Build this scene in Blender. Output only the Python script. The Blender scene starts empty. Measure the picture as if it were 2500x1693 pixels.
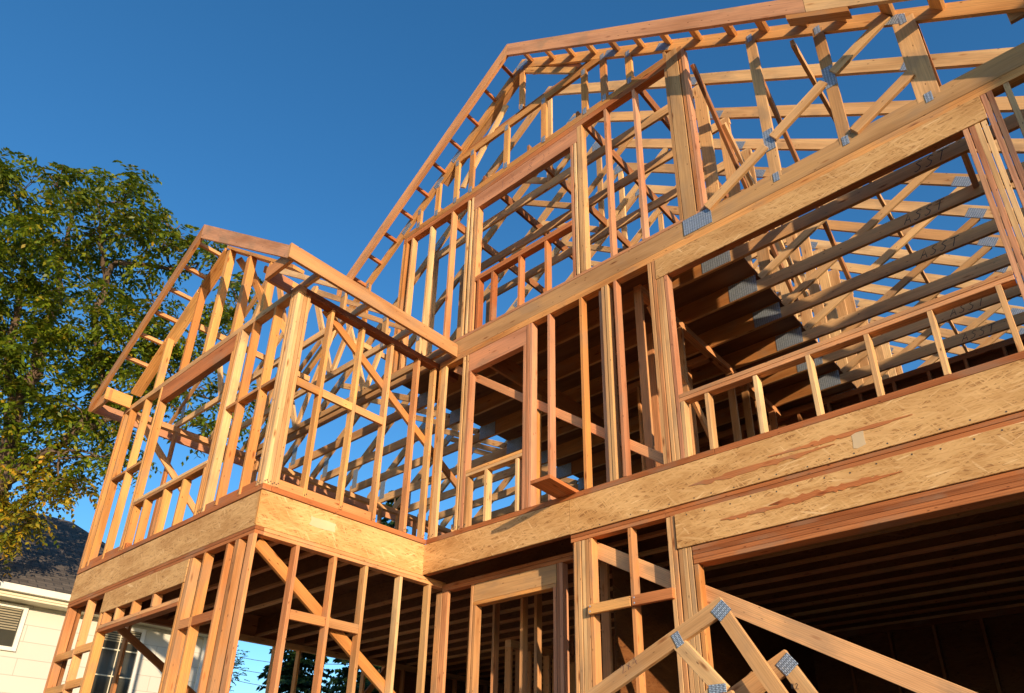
import bpy, math, random
import numpy as np
from mathutils import Matrix, Vector
random.seed(7); rng = np.random.default_rng(7)
C = bpy.context.scene.collection
scn = bpy.context.scene

# ------------------------------------------------------------------ camera
RX = (0.76183453, 0.6477406, 0.00634513)      # camera right in the world
DN = (-0.28418527, 0.34301233, -0.89531071)   # camera down
FW = (-0.58210556, 0.68027542, 0.44539697)    # camera forward
CAM = Vector((5.89561527, -5.10583972, -2.68244367))
cd = bpy.data.cameras.new('camera'); cam = bpy.data.objects.new('camera', cd); C.objects.link(cam)
m = Matrix(((RX[0], -DN[0], -FW[0], CAM.x), (RX[1], -DN[1], -FW[1], CAM.y), (RX[2], -DN[2], -FW[2], CAM.z), (0, 0, 0, 1)))
cam.matrix_world = m
cd.sensor_width = 36; cd.lens = 1802.59109 / 2500 * 36
cd.shift_x = -0.01966; cd.shift_y = 0.10234
cd.clip_start = 0.05; cd.clip_end = 1200
scn.camera = cam

# ------------------------------------------------------------------ light
SUN = Vector((0.895, -0.405, 0.192)).normalized()      # towards the sun
w = bpy.data.worlds.new('World'); scn.world = w; w.use_nodes = True
nt = w.node_tree; bg = nt.nodes['Background']
sky = nt.nodes.new('ShaderNodeTexSky'); sky.sky_type = 'NISHITA'; sky.sun_disc = False
sky.sun_elevation = math.asin(SUN.z); sky.sun_rotation = math.atan2(SUN.x, SUN.y)
sky.air_density = 1.0; sky.dust_density = 0.4; sky.ozone_density = 3.0; sky.altitude = 200
hs = nt.nodes.new('ShaderNodeHueSaturation'); hs.inputs['Saturation'].default_value = 1.21; hs.inputs['Value'].default_value = 1.34; hs.inputs['Hue'].default_value = 0.5
nt.links.new(sky.outputs[0], hs.inputs['Color']); nt.links.new(hs.outputs[0], bg.inputs[0]); bg.inputs[1].default_value = 0.15
sl = bpy.data.lights.new('sun', 'SUN'); so = bpy.data.objects.new('sun', sl); C.objects.link(so)
sl.energy = 5.0; sl.angle = math.radians(0.5); sl.color = (1.0, 0.765, 0.51)
so.rotation_euler = SUN.to_track_quat('Z', 'Y').to_euler(); so.location = (30, -14, 12)
scn.view_settings.view_transform = 'Standard'; scn.view_settings.look = 'None'
scn.view_settings.exposure = 0.28; scn.view_settings.gamma = 1.0
scn.cycles.max_bounces = 6; scn.cycles.diffuse_bounces = 3

# ------------------------------------------------------------------ materials
class NT:
    def __init__(s, name):
        s.m = bpy.data.materials.new(name); s.m.use_nodes = True; s.t = s.m.node_tree; s.n = s.t.nodes
        s.b = s.n['Principled BSDF']
    def new(s, typ, **kw):
        n = s.n.new('ShaderNode' + typ)
        for k, v in kw.items():
            if k.startswith('i_'): n.inputs[k[2:].replace('_', ' ')].default_value = v
            else: setattr(n, k, v)
        return n
    def l(s, a, b): s.t.links.new(a, b)
    def coords(s, scale, rot=(0, 0, 0), obj=True):
        tc = s.new('TexCoord'); mp = s.new('Mapping')
        mp.inputs['Scale'].default_value = scale; mp.inputs['Rotation'].default_value = rot
        if obj:
            oi = s.new('ObjectInfo'); ad = s.new('VectorMath', operation='ADD'); mu = s.new('VectorMath', operation='MULTIPLY')
            s.l(oi.outputs['Random'], mu.inputs[0]); mu.inputs[1].default_value = (37.0, 11.0, 23.0)
            s.l(tc.outputs['Object'], ad.inputs[0]); s.l(mu.outputs[0], ad.inputs[1]); s.l(ad.outputs[0], mp.inputs[0])
        else: s.l(tc.outputs['Object'], mp.inputs[0])
        return mp.outputs[0]
    def ramp(s, fac, stops, interp='LINEAR'):
        r = s.new('ValToRGB'); r.color_ramp.interpolation = interp; e = r.color_ramp.elements
        while len(e) > 1: e.remove(e[-1])
        e[0].position = stops[0][0]; e[0].color = (*stops[0][1], 1)
        for p, c in stops[1:]:
            q = e.new(p); q.color = (*c, 1)
        s.l(fac, r.inputs[0]); return r.outputs[0]
    def mix(s, fac, a, b, mode='MIX'):
        x = s.new('MixRGB', blend_type=mode)
        for i, v in ((0, fac), (1, a), (2, b)):
            if isinstance(v, (int, float)): x.inputs[i].default_value = v
            elif isinstance(v, tuple): x.inputs[i].default_value = (*v, 1)
            else: s.l(v, x.inputs[i])
        return x.outputs[0]
    def bump(s, h, st, d=0.01):
        b = s.new('Bump'); b.inputs['Strength'].default_value = st; b.inputs['Distance'].default_value = d
        s.l(h, b.inputs['Height']); s.l(b.outputs[0], s.b.inputs['Normal'])

def g(v): return (v, v, v)
def wood(name, pal, grain=0.35, knots=0.8, stain=0.45, rough=0.75):
    s = NT(name)
    oi = s.new('ObjectInfo')
    base = s.ramp(oi.outputs['Random'], [(i / (len(pal) - 1), c) for i, c in enumerate(pal)])
    # broad, slow colour drift along the board
    n1 = s.new('TexNoise', i_Scale=1.0, i_Detail=3.0); s.l(s.coords((0.9, 7, 7)), n1.inputs['Vector'])
    c1 = s.mix(1.0, base, s.ramp(n1.outputs['Fac'], [(0.28, (0.68, 0.60, 0.52)), (0.52, (1, 1, 1)), (0.75, (1.18, 1.14, 1.02))]), 'MULTIPLY')
    # growth rings cut lengthwise
    wv = s.new('TexWave', wave_type='RINGS', rings_direction='X', i_Scale=26.0, i_Distortion=5.0, i_Detail=2.0)
    wv.inputs['Detail Scale'].default_value = 1.2
    s.l(s.coords((0.10, 1, 1)), wv.inputs['Vector'])
    c2 = s.mix(grain, c1, s.ramp(wv.outputs['Color'], [(0.0, (0.55, 0.42, 0.34)), (0.45, (1, 1, 1)), (1, (1.05, 1.03, 1.0))]), 'MULTIPLY')
    # fine fibre
    n2 = s.new('TexNoise', i_Scale=1.0, i_Detail=2.0); s.l(s.coords((3, 110, 110)), n2.inputs['Vector'])
    c3 = s.mix(0.5, c2, s.ramp(n2.outputs['Fac'], [(0.3, g(0.72)), (0.6, g(1.08))]), 'MULTIPLY')
    # knots
    v = s.new('TexVoronoi', feature='F1', i_Scale=1.0); s.l(s.coords((2.4, 10, 10)), v.inputs['Vector'])
    kn = s.ramp(v.outputs['Distance'], [(0.045, (0.22, 0.10, 0.05)), (0.09, (0.66, 0.48, 0.36)), (0.15, (1, 1, 1))])
    c4 = s.mix(knots, c3, kn, 'MULTIPLY')
    v2 = s.new('TexVoronoi', feature='F1', i_Scale=1.0); s.l(s.coords((7, 22, 22), (0.3, 0, 0)), v2.inputs['Vector'])
    c4 = s.mix(0.9, c4, s.ramp(v2.outputs['Distance'], [(0.055, (0.20, 0.12, 0.08)), (0.11, (1, 1, 1))]), 'MULTIPLY')
    r2 = s.new('Math', operation='FRACT'); r3 = s.new('Math', operation='MULTIPLY'); r3.inputs[1].default_value = 17.31; s.l(oi.outputs['Random'], r3.inputs[0]); s.l(r3.outputs[0], r2.inputs[0])
    c4 = s.mix(1.0, c4, s.ramp(r2.outputs[0], [(0, (0.72, 0.67, 0.62)), (0.3, (0.92, 0.88, 0.86)), (0.6, (1.04, 1.04, 1.04)), (1, (1.15, 1.19, 1.24))]), 'MULTIPLY')
    # handling dirt, grey weathering
    n3 = s.new('TexNoise', i_Scale=1.0, i_Detail=5.0); s.l(s.coords((2.2, 5, 5)), n3.inputs['Vector'])
    fac = s.ramp(n3.outputs['Fac'], [(0.53, g(0)), (0.66, g(stain))])
    c5 = s.mix(fac, c4, (0.30, 0.22, 0.16))
    c5 = s.mix(1.0, c5, (1.04, 0.95, 0.80), 'MULTIPLY')
    s.l(c5, s.b.inputs['Base Color']); s.b.inputs['Roughness'].default_value = rough
    s.b.inputs['Specular IOR Level'].default_value = 0.25
    s.bump(n2.outputs['Fac'], 0.15, 0.003)
    return s.m

M = {}
M['fir'] = wood('douglas_fir', [(0.68, 0.36, 0.20), (0.62, 0.30, 0.13), (0.70, 0.43, 0.23), (0.64, 0.32, 0.155), (0.70, 0.45, 0.22)])
M['gold'] = wood('golden_fir', [(0.66, 0.34, 0.12), (0.70, 0.42, 0.175), (0.63, 0.30, 0.11), (0.72, 0.41, 0.16)])
M['spf'] = wood('spruce_lumber', [(0.66, 0.44, 0.23), (0.71, 0.51, 0.30), (0.63, 0.39, 0.20), (0.72, 0.50, 0.28)], grain=0.2)
M['red'] = wood('red_fir', [(0.52, 0.21, 0.085), (0.46, 0.17, 0.065), (0.56, 0.24, 0.10)], knots=0.7)
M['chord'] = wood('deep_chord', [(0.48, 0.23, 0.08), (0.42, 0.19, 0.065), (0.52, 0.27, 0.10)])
M['pink'] = wood('rosy_fir', [(0.62, 0.33, 0.22), (0.57, 0.29, 0.18), (0.63, 0.35, 0.22)], grain=0.35, knots=0.5)
M['dark'] = wood('shaded_fir', [(0.40, 0.18, 0.08), (0.34, 0.15, 0.065), (0.44, 0.22, 0.10)])  # fir palette darkened, the shade of the inside put into its colour

def osb(name, tint=(1, 1, 1), pale=1.0):
    s = NT(name); vals = []; cols = []
    for k, (rot, sc) in enumerate(((0.06, (7, 7, 75)), (0.48, (9, 9, 90)), (-0.30, (6, 6, 62)), (-0.95, (11, 11, 95)), (0.15, (13, 13, 120)))):
        v = s.new('TexVoronoi', feature='F1', i_Scale=1.0)
        n = s.new('TexNoise', i_Scale=6.0); ad = s.new('VectorMath', operation='ADD'); mu = s.new('VectorMath', operation='SCALE')
        mp2 = s.new('Mapping'); mp2.inputs['Scale'].default_value = sc; s.l(s.coords((1, 1, 1), (0, rot, 0)), mp2.inputs[0]); co = mp2.outputs[0]; s.l(co, n.inputs['Vector']); s.l(n.outputs['Color'], mu.inputs[0]); mu.inputs['Scale'].default_value = 0.25
        s.l(co, ad.inputs[0]); s.l(mu.outputs[0], ad.inputs[1]); s.l(ad.outputs[0], v.inputs['Vector'])
        sp = s.new('SeparateColor'); s.l(v.outputs['Color'], sp.inputs[0]); vals.append(sp.outputs[0])
    a = vals[0]
    for b in vals[1:]:
        mx = s.new('Math', operation='MAXIMUM'); s.l(a, mx.inputs[0]); s.l(b, mx.inputs[1]); a = mx.outputs[0]
    col = s.ramp(a, [(0.48, (0.34, 0.19, 0.08)), (0.58, (0.51, 0.32, 0.145)), (0.85, (0.60, 0.395, 0.19)), (0.99, (0.64, 0.435, 0.225)), (1.0, (0.74, 0.56, 0.34))])
    n3 = s.new('TexNoise', i_Scale=1.0, i_Detail=4.0); s.l(s.coords((2.0, 2.0, 5)), n3.inputs['Vector'])
    col = s.mix(1.0, col, s.ramp(n3.outputs['Fac'], [(0.3, (0.80, 0.70, 0.58)), (0.6, (1.05, 1.03, 1.0))]), 'MULTIPLY')
    n4 = s.new('TexNoise', i_Scale=1.0, i_Detail=6.0); s.l(s.coords((9, 9, 140)), n4.inputs['Vector']); col = s.mix(0.7, col, s.ramp(n4.outputs['Fac'], [(0.34, (0.74, 0.62, 0.50)), (0.44, (1, 1, 1)), (0.60, (1, 1, 1)), (0.70, (1.15, 1.16, 1.17))]), 'MULTIPLY')
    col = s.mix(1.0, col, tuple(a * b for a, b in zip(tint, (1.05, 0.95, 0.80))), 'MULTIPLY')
    s.l(col, s.b.inputs['Base Color']); s.b.inputs['Roughness'].default_value = 0.7
    s.b.inputs['Specular IOR Level'].default_value = 0.3
    s.bump(a, 0.3, 0.004)
    return s.m
M['osb'] = osb('strand_board'); M['osb_pale'] = osb('strand_board_pale', (1.12, 1.12, 1.1)); M['osb_shaded'] = osb('strand_board_shaded', (0.30, 0.20, 0.15))  # last one is darkened: indoor shade painted into the tint

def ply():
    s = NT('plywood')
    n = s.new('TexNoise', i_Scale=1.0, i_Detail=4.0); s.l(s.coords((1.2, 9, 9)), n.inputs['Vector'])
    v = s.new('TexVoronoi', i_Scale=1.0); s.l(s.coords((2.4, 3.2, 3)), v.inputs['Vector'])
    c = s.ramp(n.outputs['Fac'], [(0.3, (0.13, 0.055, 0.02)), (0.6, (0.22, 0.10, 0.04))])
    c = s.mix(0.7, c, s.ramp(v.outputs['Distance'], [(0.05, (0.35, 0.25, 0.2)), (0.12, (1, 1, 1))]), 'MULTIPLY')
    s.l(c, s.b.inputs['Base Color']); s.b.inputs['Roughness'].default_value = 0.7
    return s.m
M['ply'] = ply()

def plate():
    s = NT('galvanised_plate')
    br = s.new('TexBrick', i_Scale=1.0); br.offset = 0.5
    s.l(s.coords((60, 60, 60), (math.pi / 2, 0, 0)), br.inputs['Vector'])
    br.inputs['Color1'].default_value = (0.60, 0.68, 0.76, 1); br.inputs['Color2'].default_value = (0.42, 0.50, 0.60, 1); br.inputs['Mortar'].default_value = (0.16, 0.19, 0.24, 1)
    br.inputs['Mortar Size'].default_value = 0.12; br.inputs['Brick Width'].default_value = 1.3; br.inputs['Row Height'].default_value = 0.6
    wv = s.new('TexWave', bands_direction='X', i_Scale=13.0, i_Distortion=0.6); s.l(s.coords((1, 1, 1)), wv.inputs['Vector'])
    pc = s.mix(0.85, br.outputs['Color'], s.ramp(wv.outputs['Fac'], [(0.1, g(0.62)), (0.5, g(0.95)), (0.9, g(1.1))]), 'MULTIPLY')  # light and dark bands paint the shading of pressed ribs
    s.l(pc, s.b.inputs['Base Color']); s.b.inputs['Metallic'].default_value = 0.3; s.b.inputs['Roughness'].default_value = 0.42
    s.bump(br.outputs['Fac'], 0.5, 0.003)
    return s.m
M['plate'] = plate()

def flat(name, c, rough=0.8, var=0.12, scale=4.0, metal=0.0):
    s = NT(name)
    n = s.new('TexNoise', i_Scale=scale, i_Detail=5.0); s.l(s.coords((1, 1, 1)), n.inputs['Vector'])
    col = s.mix(1.0, c, s.ramp(n.outputs['Fac'], [(0.3, g(1 - var)), (0.7, g(1 + var))]), 'MULTIPLY')
    s.l(col, s.b.inputs['Base Color']); s.b.inputs['Roughness'].default_value = rough; s.b.inputs['Metallic'].default_value = metal
    return s.m
M['ink'] = flat('marker_ink', (0.03, 0.03, 0.035)); M['pencil'] = flat('carpenter_pencil', (0.20, 0.10, 0.08))
M['flake'] = flat('pale_wood_flake', (0.68, 0.50, 0.29), 0.7, 0.1); M['rust'] = flat('nail_dark', (0.10, 0.07, 0.05), 0.6); M['nail'] = flat('nail_steel', (0.75, 0.75, 0.72), 0.35, metal=0.7)  # nail heads on studs and board edges are plain dark brown
M['concrete'] = flat('concrete', (0.20, 0.185, 0.165)); M['white'] = flat('white_paint', (0.78, 0.76, 0.68), 0.6, 0.05)
M['ochre'] = flat('blind', (0.30, 0.26, 0.17), 0.7, 0.2); M['trim'] = flat('cream_trim', (0.72, 0.66, 0.48), 0.6, 0.06); M['wire'] = flat('cable', (0.12, 0.12, 0.13))
M['bark'] = flat('bark', (0.13, 0.085, 0.055), 0.9, 0.45, 9.0)

def shingle():
    s = NT('asphalt_shingle')
    br = s.new('TexBrick', i_Scale=1.0); br.offset = 0.5
    s.l(s.coords((3.3, 6.5, 1), obj=False), br.inputs['Vector'])
    br.inputs['Color1'].default_value = (0.07, 0.058, 0.048, 1); br.inputs['Color2'].default_value = (0.13, 0.108, 0.088, 1); br.inputs['Mortar'].default_value = (0.03, 0.03, 0.03, 1)
    br.inputs['Mortar Size'].default_value = 0.035; br.inputs['Brick Width'].default_value = 1.0; br.inputs['Row Height'].default_value = 0.7
    n = s.new('TexNoise', i_Scale=40.0, i_Detail=3.0); s.l(s.coords((1, 1, 1), obj=False), n.inputs['Vector']); c = s.mix(0.6, br.outputs['Color'], s.ramp(n.outputs['Fac'], [(0.3, g(0.6)), (0.7, g(1.4))]), 'MULTIPLY')
    s.l(c, s.b.inputs['Base Color']); s.b.inputs['Roughness'].default_value = 0.9; s.bump(br.outputs['Fac'], 0.4, 0.01)
    return s.m
M['shingle'] = shingle()

def siding():
    s = NT('shingle_siding')
    br = s.new('TexBrick', i_Scale=1.0); br.offset = 0.5
    sx = s.new('SeparateXYZ'); cx = s.new('CombineXYZ'); s.l(s.coords((1, 1, 1), obj=False), sx.inputs[0]); s.l(sx.outputs[0], cx.inputs[0]); s.l(sx.outputs[2], cx.inputs[1]); s.l(cx.outputs[0], br.inputs['Vector'])
    br.inputs['Color1'].default_value = (0.60, 0.58, 0.50, 1); br.inputs['Color2'].default_value = (0.63, 0.61, 0.53, 1); br.inputs['Mortar'].default_value = (0.42, 0.40, 0.33, 1)
    br.inputs['Mortar Size'].default_value = 0.005; br.inputs['Brick Width'].default_value = 2.4; br.inputs['Row Height'].default_value = 0.30
    s.l(br.outputs['Color'], s.b.inputs['Base Color']); s.b.inputs['Roughness'].default_value = 0.65; s.bump(br.outputs['Fac'], 0.6, 0.01)
    return s.m
M['siding'] = siding()
def glass():
    s = NT('window_glass'); s.b.inputs['Base Color'].default_value = (0.05, 0.05, 0.04, 1); s.b.inputs['Roughness'].default_value = 0.08
    s.b.inputs['Specular IOR Level'].default_value = 0.8; return s.m
M['glass'] = glass()
def leaf(name, stops, tr=0.35):
    s = NT(name); ge = s.new('NewGeometry')
    c = s.ramp(ge.outputs['Random Per Island'], stops)
    n = s.new('TexNoise', i_Scale=1.3, i_Detail=2.0); tc = s.new('TexCoord'); s.l(tc.outputs['Object'], n.inputs['Vector'])
    c = s.mix(1.0, c, s.ramp(n.outputs['Fac'], [(0.35, g(0.7)), (0.65, g(1.2))]), 'MULTIPLY')
    s.l(c, s.b.inputs['Base Color']); s.b.inputs['Roughness'].default_value = 0.45; s.b.inputs['Specular IOR Level'].default_value = 0.35
    t = s.new('BsdfTranslucent'); s.l(c, t.inputs[0]); mx = s.new('MixShader'); mx.inputs[0].default_value = tr
    out = s.n['Material Output']; s.l(s.b.outputs[0], mx.inputs[1]); s.l(t.outputs[0], mx.inputs[2]); s.l(mx.outputs[0], out.inputs[0])
    return s.m
M['leaf'] = leaf('walnut_leaf', [(0, (0.09, 0.145, 0.010)), (0.5, (0.16, 0.22, 0.012)), (0.85, (0.25, 0.28, 0.016)), (0.96, (0.34, 0.28, 0.02)), (1, (0.48, 0.30, 0.02))])
M['leaf_yellow'] = leaf('turning_leaf', [(0, (0.12, 0.17, 0.015)), (0.4, (0.28, 0.27, 0.02)), (0.8, (0.50, 0.36, 0.025)), (1, (0.55, 0.28, 0.02))])
M['needle'] = leaf('conifer_needle', [(0, (0.015, 0.045, 0.012)), (0.6, (0.03, 0.075, 0.02)), (1, (0.06, 0.11, 0.025))], 0.15)
M['poplar'] = leaf('poplar_leaf', [(0, (0.05, 0.10, 0.02)), (0.6, (0.09, 0.15, 0.03)), (1, (0.16, 0.21, 0.05))], 0.3)

# ------------------------------------------------------------------ builders
WM = {}
def att(o, parent, mw=None):
    """parent o without moving it; mw is o's own place in the world"""
    if mw is not None: o.matrix_world = mw
    WM[o.name] = mw.copy() if mw is not None else Matrix.Identity(4)
    if parent is not None:
        o.parent = parent; o.matrix_parent_inverse = WM[parent.name].inverted()
    return o
def mesh(name, vs, fs, mat, parent=None, mw=None, smooth=False):
    me = bpy.data.meshes.new(name); me.from_pydata([tuple(v) for v in vs], [], fs); me.materials.append(mat)
    if smooth: me.polygons.foreach_set('use_smooth', [True] * len(me.polygons))
    o = bpy.data.objects.new(name, me); C.objects.link(o)
    return att(o, parent, mw)

CB = {}
def cbox(L, W, H, mat, c=0.0025):
    key = (round(L, 3), round(W, 4), round(H, 4), mat.name)
    if key in CB: return CB[key]
    h = (L / 2, W / 2, H / 2); c = min(c, min(h) * 0.4); V = []; ids = {}
    for sx in (-1, 1):
        for sy in (-1, 1):
            for sz in (-1, 1):
                s = (sx, sy, sz)
                for a in range(3):
                    ids[(s, a)] = len(V)
                    V.append([s[i] * (h[i] if i == a else h[i] - c) for i in range(3)])
    F = []
    def face(l):
        p = [Vector(V[i]) for i in l]; n = (p[1] - p[0]).cross(p[2] - p[0]); ctr = sum(p, Vector()) / len(p)
        F.append(l if n.dot(ctr) > 0 else l[::-1])
    for a in range(3):
        b, d = [i for i in range(3) if i != a]
        for s in (-1, 1):
            l = []
            for p, q in ((-1, -1), (1, -1), (1, 1), (-1, 1)):
                k = [0, 0, 0]; k[a] = s; k[b] = p; k[d] = q; l.append(ids[(tuple(k), a)])
            face(l)
        for p in (-1, 1):
            for q in (-1, 1):
                k0 = [0, 0, 0]; k0[b] = p; k0[d] = q; k0[a] = -1; k1 = list(k0); k1[a] = 1
                k0 = tuple(k0); k1 = tuple(k1)
                face([ids[(k0, b)], ids[(k1, b)], ids[(k1, d)], ids[(k0, d)]])
    for sx in (-1, 1):
        for sy in (-1, 1):
            for sz in (-1, 1):
                s = (sx, sy, sz); face([ids[(s, 0)], ids[(s, 1)], ids[(s, 2)]])
    me = bpy.data.meshes.new('board'); me.from_pydata(V, [], F); me.materials.append(mat); CB[key] = me
    return me

def beam(name, parent, a, b, w, h, mat, hv=(0, 0, 1), jit=0.0015):
    """board from a to b; h measured along hv, w across"""
    a = Vector(a); b = Vector(b)
    if jit:
        a = a + Vector([random.uniform(-jit, jit) for _ in range(3)]); b = b + Vector([random.uniform(-jit, jit) for _ in range(3)])
    X = (b - a).normalized(); Z = Vector(hv); Z = (Z - X * Z.dot(X)).normalized(); Y = Z.cross(X)
    L = (b - a).length; mid = (a + b) / 2
    o = bpy.data.objects.new(name, cbox(L, w, h, M[mat] if isinstance(mat, str) else mat)); C.objects.link(o)
    return att(o, parent, Matrix(((X.x, Y.x, Z.x, mid.x), (X.y, Y.y, Z.y, mid.y), (X.z, Y.z, Z.z, mid.z), (0, 0, 0, 1))))

def box(name, parent, x, y, z, mat, jit=0.0012):
    """axis-aligned board; grain follows the longest side"""
    s = (x[1] - x[0], y[1] - y[0], z[1] - z[0]); c = [(q[0] + q[1]) / 2 for q in (x, y, z)]
    k = s.index(max(s)); a = list(c); b = list(c); a[k] -= s[k] / 2; b[k] += s[k] / 2
    if k == 2: return beam(name, parent, a, b, s[0], s[1], mat, (0, 1, 0), jit)
    if k == 1: return beam(name, parent, a, b, s[0], s[2], mat, (0, 0, 1), jit)
    return beam(name, parent, a, b, s[1], s[2], mat, (0, 0, 1), jit)

def prism(name, parent, pts, y0, y1, mat, ang=0.0):
    """polygon in the xz plane, extruded y0..y1, grain along ang"""
    ca, sa = math.cos(ang), math.sin(ang); cx = sum(p[0] for p in pts) / len(pts); cz = sum(p[1] for p in pts) / len(pts); cy = (y0 + y1) / 2
    loc = [((p[0] - cx) * ca + (p[1] - cz) * sa, -(p[0] - cx) * sa + (p[1] - cz) * ca) for p in pts]
    area = sum(loc[i][0] * loc[(i + 1) % len(loc)][1] - loc[(i + 1) % len(loc)][0] * loc[i][1] for i in range(len(loc)))
    if area < 0: loc = loc[::-1]
    n = len(loc); h = (y1 - y0) / 2
    V = [(p[0], -h, p[1]) for p in loc] + [(p[0], h, p[1]) for p in loc]
    F = [list(range(n)), list(range(2 * n - 1, n - 1, -1))] + [[i, i + n, (i + 1) % n + n, (i + 1) % n] for i in range(n)]
    mw = Matrix(((ca, 0, -sa, cx), (0, 1, 0, cy), (sa, 0, ca, cz), (0, 0, 0, 1)))
    return mesh(name, V, F, M[mat] if isinstance(mat, str) else mat, parent, mw)

def rake(name, parent, x0, x1, apex, s, depth, y0, y1, mat, dz=0.0, seat=None):
    """sloping chord whose top edge follows the roof; plumb cuts; x0..x1"""
    f = lambda x: apex[1] + dz - s * abs(x - apex[0])
    v = depth * math.sqrt(1 + s * s)
    pts = [(x0, f(x0)), (x1, f(x1)), (x1, f(x1) - v), (x0, f(x0) - v)]
    if seat is not None:
        pts = [(p[0], max(p[1], seat)) for p in pts]
    return prism(name, parent, pts, y0, y1, mat, math.atan2(f(x1) - f(x0), x1 - x0))

def empty(name, loc, label, cat, group=None):
    o = bpy.data.objects.new(name, None); C.objects.link(o); o.empty_display_size = 0.3
    att(o, None, Matrix.Translation(loc))
    o['label'] = label; o['category'] = cat
    if group: o['group'] = group
    return o
def tag(o, label, cat, group=None):
    o['label'] = label; o['category'] = cat
    if group: o['group'] = group
    return o
def struct(o): o['kind'] = 'structure'; return o
def copy_part(o, parent, dv):
    """a copy of a part and its sub-parts, shifted by dv"""
    c = o.copy(); C.objects.link(c); c.parent = parent; c.matrix_parent_inverse = o.matrix_parent_inverse.copy()
    c.matrix_basis = Matrix.Translation(dv) @ o.matrix_basis; WM[c.name] = Matrix.Translation(dv) @ WM[o.name]
    for ch in list(o.children):
        d = ch.copy(); C.objects.link(d); d.parent = c; d.matrix_parent_inverse = ch.matrix_parent_inverse.copy()
    return c

def multi(name, parent, boxes, mat):
    """several touching boards that read as one part, as a single mesh (grain along x of the first)"""
    V = []; F = []
    for (x, y, z) in boxes:
        b = len(V)
        V += [(i, j, k) for i in x for j in y for k in z]
        F += [[b + 0, b + 1, b + 3, b + 2], [b + 4, b + 6, b + 7, b + 5], [b + 0, b + 4, b + 5, b + 1], [b + 2, b + 3, b + 7, b + 6], [b + 0, b + 2, b + 6, b + 4], [b + 1, b + 5, b + 7, b + 3]]
    return mesh(name, V, F, M[mat], parent)

def strokes(name, parent, letters, org, u, v, nrm, size, mat, t=0.0035):
    """hand-written letters as flat polylines on the face at org; each letter is one mesh"""
    org = Vector(org); u = Vector(u); v = Vector(v); nrm = Vector(nrm)
    for lines in letters:
        V = []; F = []
        for li, ln in enumerate(lines):
            P = [org + u * p[0] * size + v * p[1] * size for p in ln]; b = len(V); z = 0.0006 + 0.0003 * li
            for i, p in enumerate(P):
                d = (P[min(i + 1, len(P) - 1)] - P[max(i - 1, 0)]).normalized(); s_ = d.cross(nrm) * t
                V += [p + s_ + nrm * z, p - s_ + nrm * z, p - s_ + nrm * (z + .001), p + s_ + nrm * (z + .001)]
            for i in range(len(P) - 1):
                for k in range(4): F.append([b + 4 * i + k, b + 4 * i + (k + 1) % 4, b + 4 * i + 4 + (k + 1) % 4, b + 4 * i + 4 + k])
            F += [[b, b + 1, b + 2, b + 3], [len(V) - 1, len(V) - 2, len(V) - 3, len(V) - 4]]
        mesh('written_letter', V, F, M[mat], parent)
GL = {'A': [[(0, 0), (.32, 1), (.62, 0)], [(.12, .38), (.52, .38)]],
      'S': [[(.6, .95), (.35, 1.0), (.12, .82), (.3, .6), (.5, .42), (.42, .12), (.15, 0), (0, .1)]],
      'T': [[(0, .98), (.8, 1.04)], [(.42, 1), (.3, 0)]],
      '1': [[(.05, .8), (.25, 1), (.22, 0)]], '5': [[(.6, 1), (.2, 1), (.15, .55), (.5, .6), (.55, .2), (.1, 0)]],
      '3': [[(.05, .95), (.5, .95), (.25, .6), (.55, .35), (.4, .02), (0, .1)]],
      '8': [[(.3, .5), (.1, .75), (.3, 1), (.5, .75), (.3, .5), (.05, .22), (.3, 0), (.55, .22), (.3, .5)]],
      ')': [[(.1, 1), (.3, .6), (.25, .2), (0, 0)]], '-': [[(0, .5), (.4, .5)]],
      '2': [[(.02, .8), (.25, 1), (.5, .75), (0, 0), (.6, 0)]], 'x': [[(0, .7), (.5, 0)], [(.5, .7), (0, 0)]],
      '4': [[(.45, 0), (.45, 1), (0, .35), (.65, .35)]], '#': [[(.15, 0), (.25, 1)], [(.4, 0), (.5, 1)], [(0, .35), (.6, .35)], [(.02, .68), (.62, .68)]]}
def word(txt, gap=0.95):
    out = []; x = 0
    for ch in txt:
        if ch == ' ': x += 0.6; continue
        out.append([[(p[0] + x, p[1] + random.uniform(-.04, .04)) for p in ln] for ln in GL[ch]])
        x += gap
    return out

# ------------------------------------------------------------------ ground
def ground():
    s = NT('bare_site_ground'); n = s.new('TexNoise', i_Scale=0.35, i_Detail=8.0)
    tc = s.new('TexCoord'); s.l(tc.outputs['Object'], n.inputs['Vector'])
    s.l(s.ramp(n.outputs['Fac'], [(0.35, (0.11, 0.08, 0.05)), (0.52, (0.15, 0.11, 0.07)), (0.6, (0.07, 0.09, 0.03)), (0.8, (0.05, 0.08, 0.02))]), s.b.inputs['Base Color'])
    s.b.inputs['Roughness'].default_value = 0.95; s.bump(n.outputs['Fac'], 0.5, 0.1)
    N = 61; V = []; F = []
    ax = [math.copysign(abs(t) ** 3 * 500, t) for t in np.linspace(-1, 1, N)]
    for y in ax:
        for x in ax:
            d = min(1, max(0, (-y - 1.5) / 4.0)); V.append((x, y, -3.25 - 0.95 * d))
    for j in range(N - 1):
        for i in range(N - 1):
            a = j * N + i; F.append([a, a + 1, a + N + 1, a + N])
    o = mesh('ground', V, F, s.m, None, None, True); struct(o)
ground()
struct(mesh('garage_slab', [(x, y, z) for x in (-4.4, 7.4) for y in (-2.1, 8.8) for z in (-3.2, -2.86)], [[0, 1, 3, 2], [4, 6, 7, 5], [0, 4, 5, 1], [2, 3, 7, 6], [0, 2, 6, 4], [1, 5, 7, 3]], M['concrete']))

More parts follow.
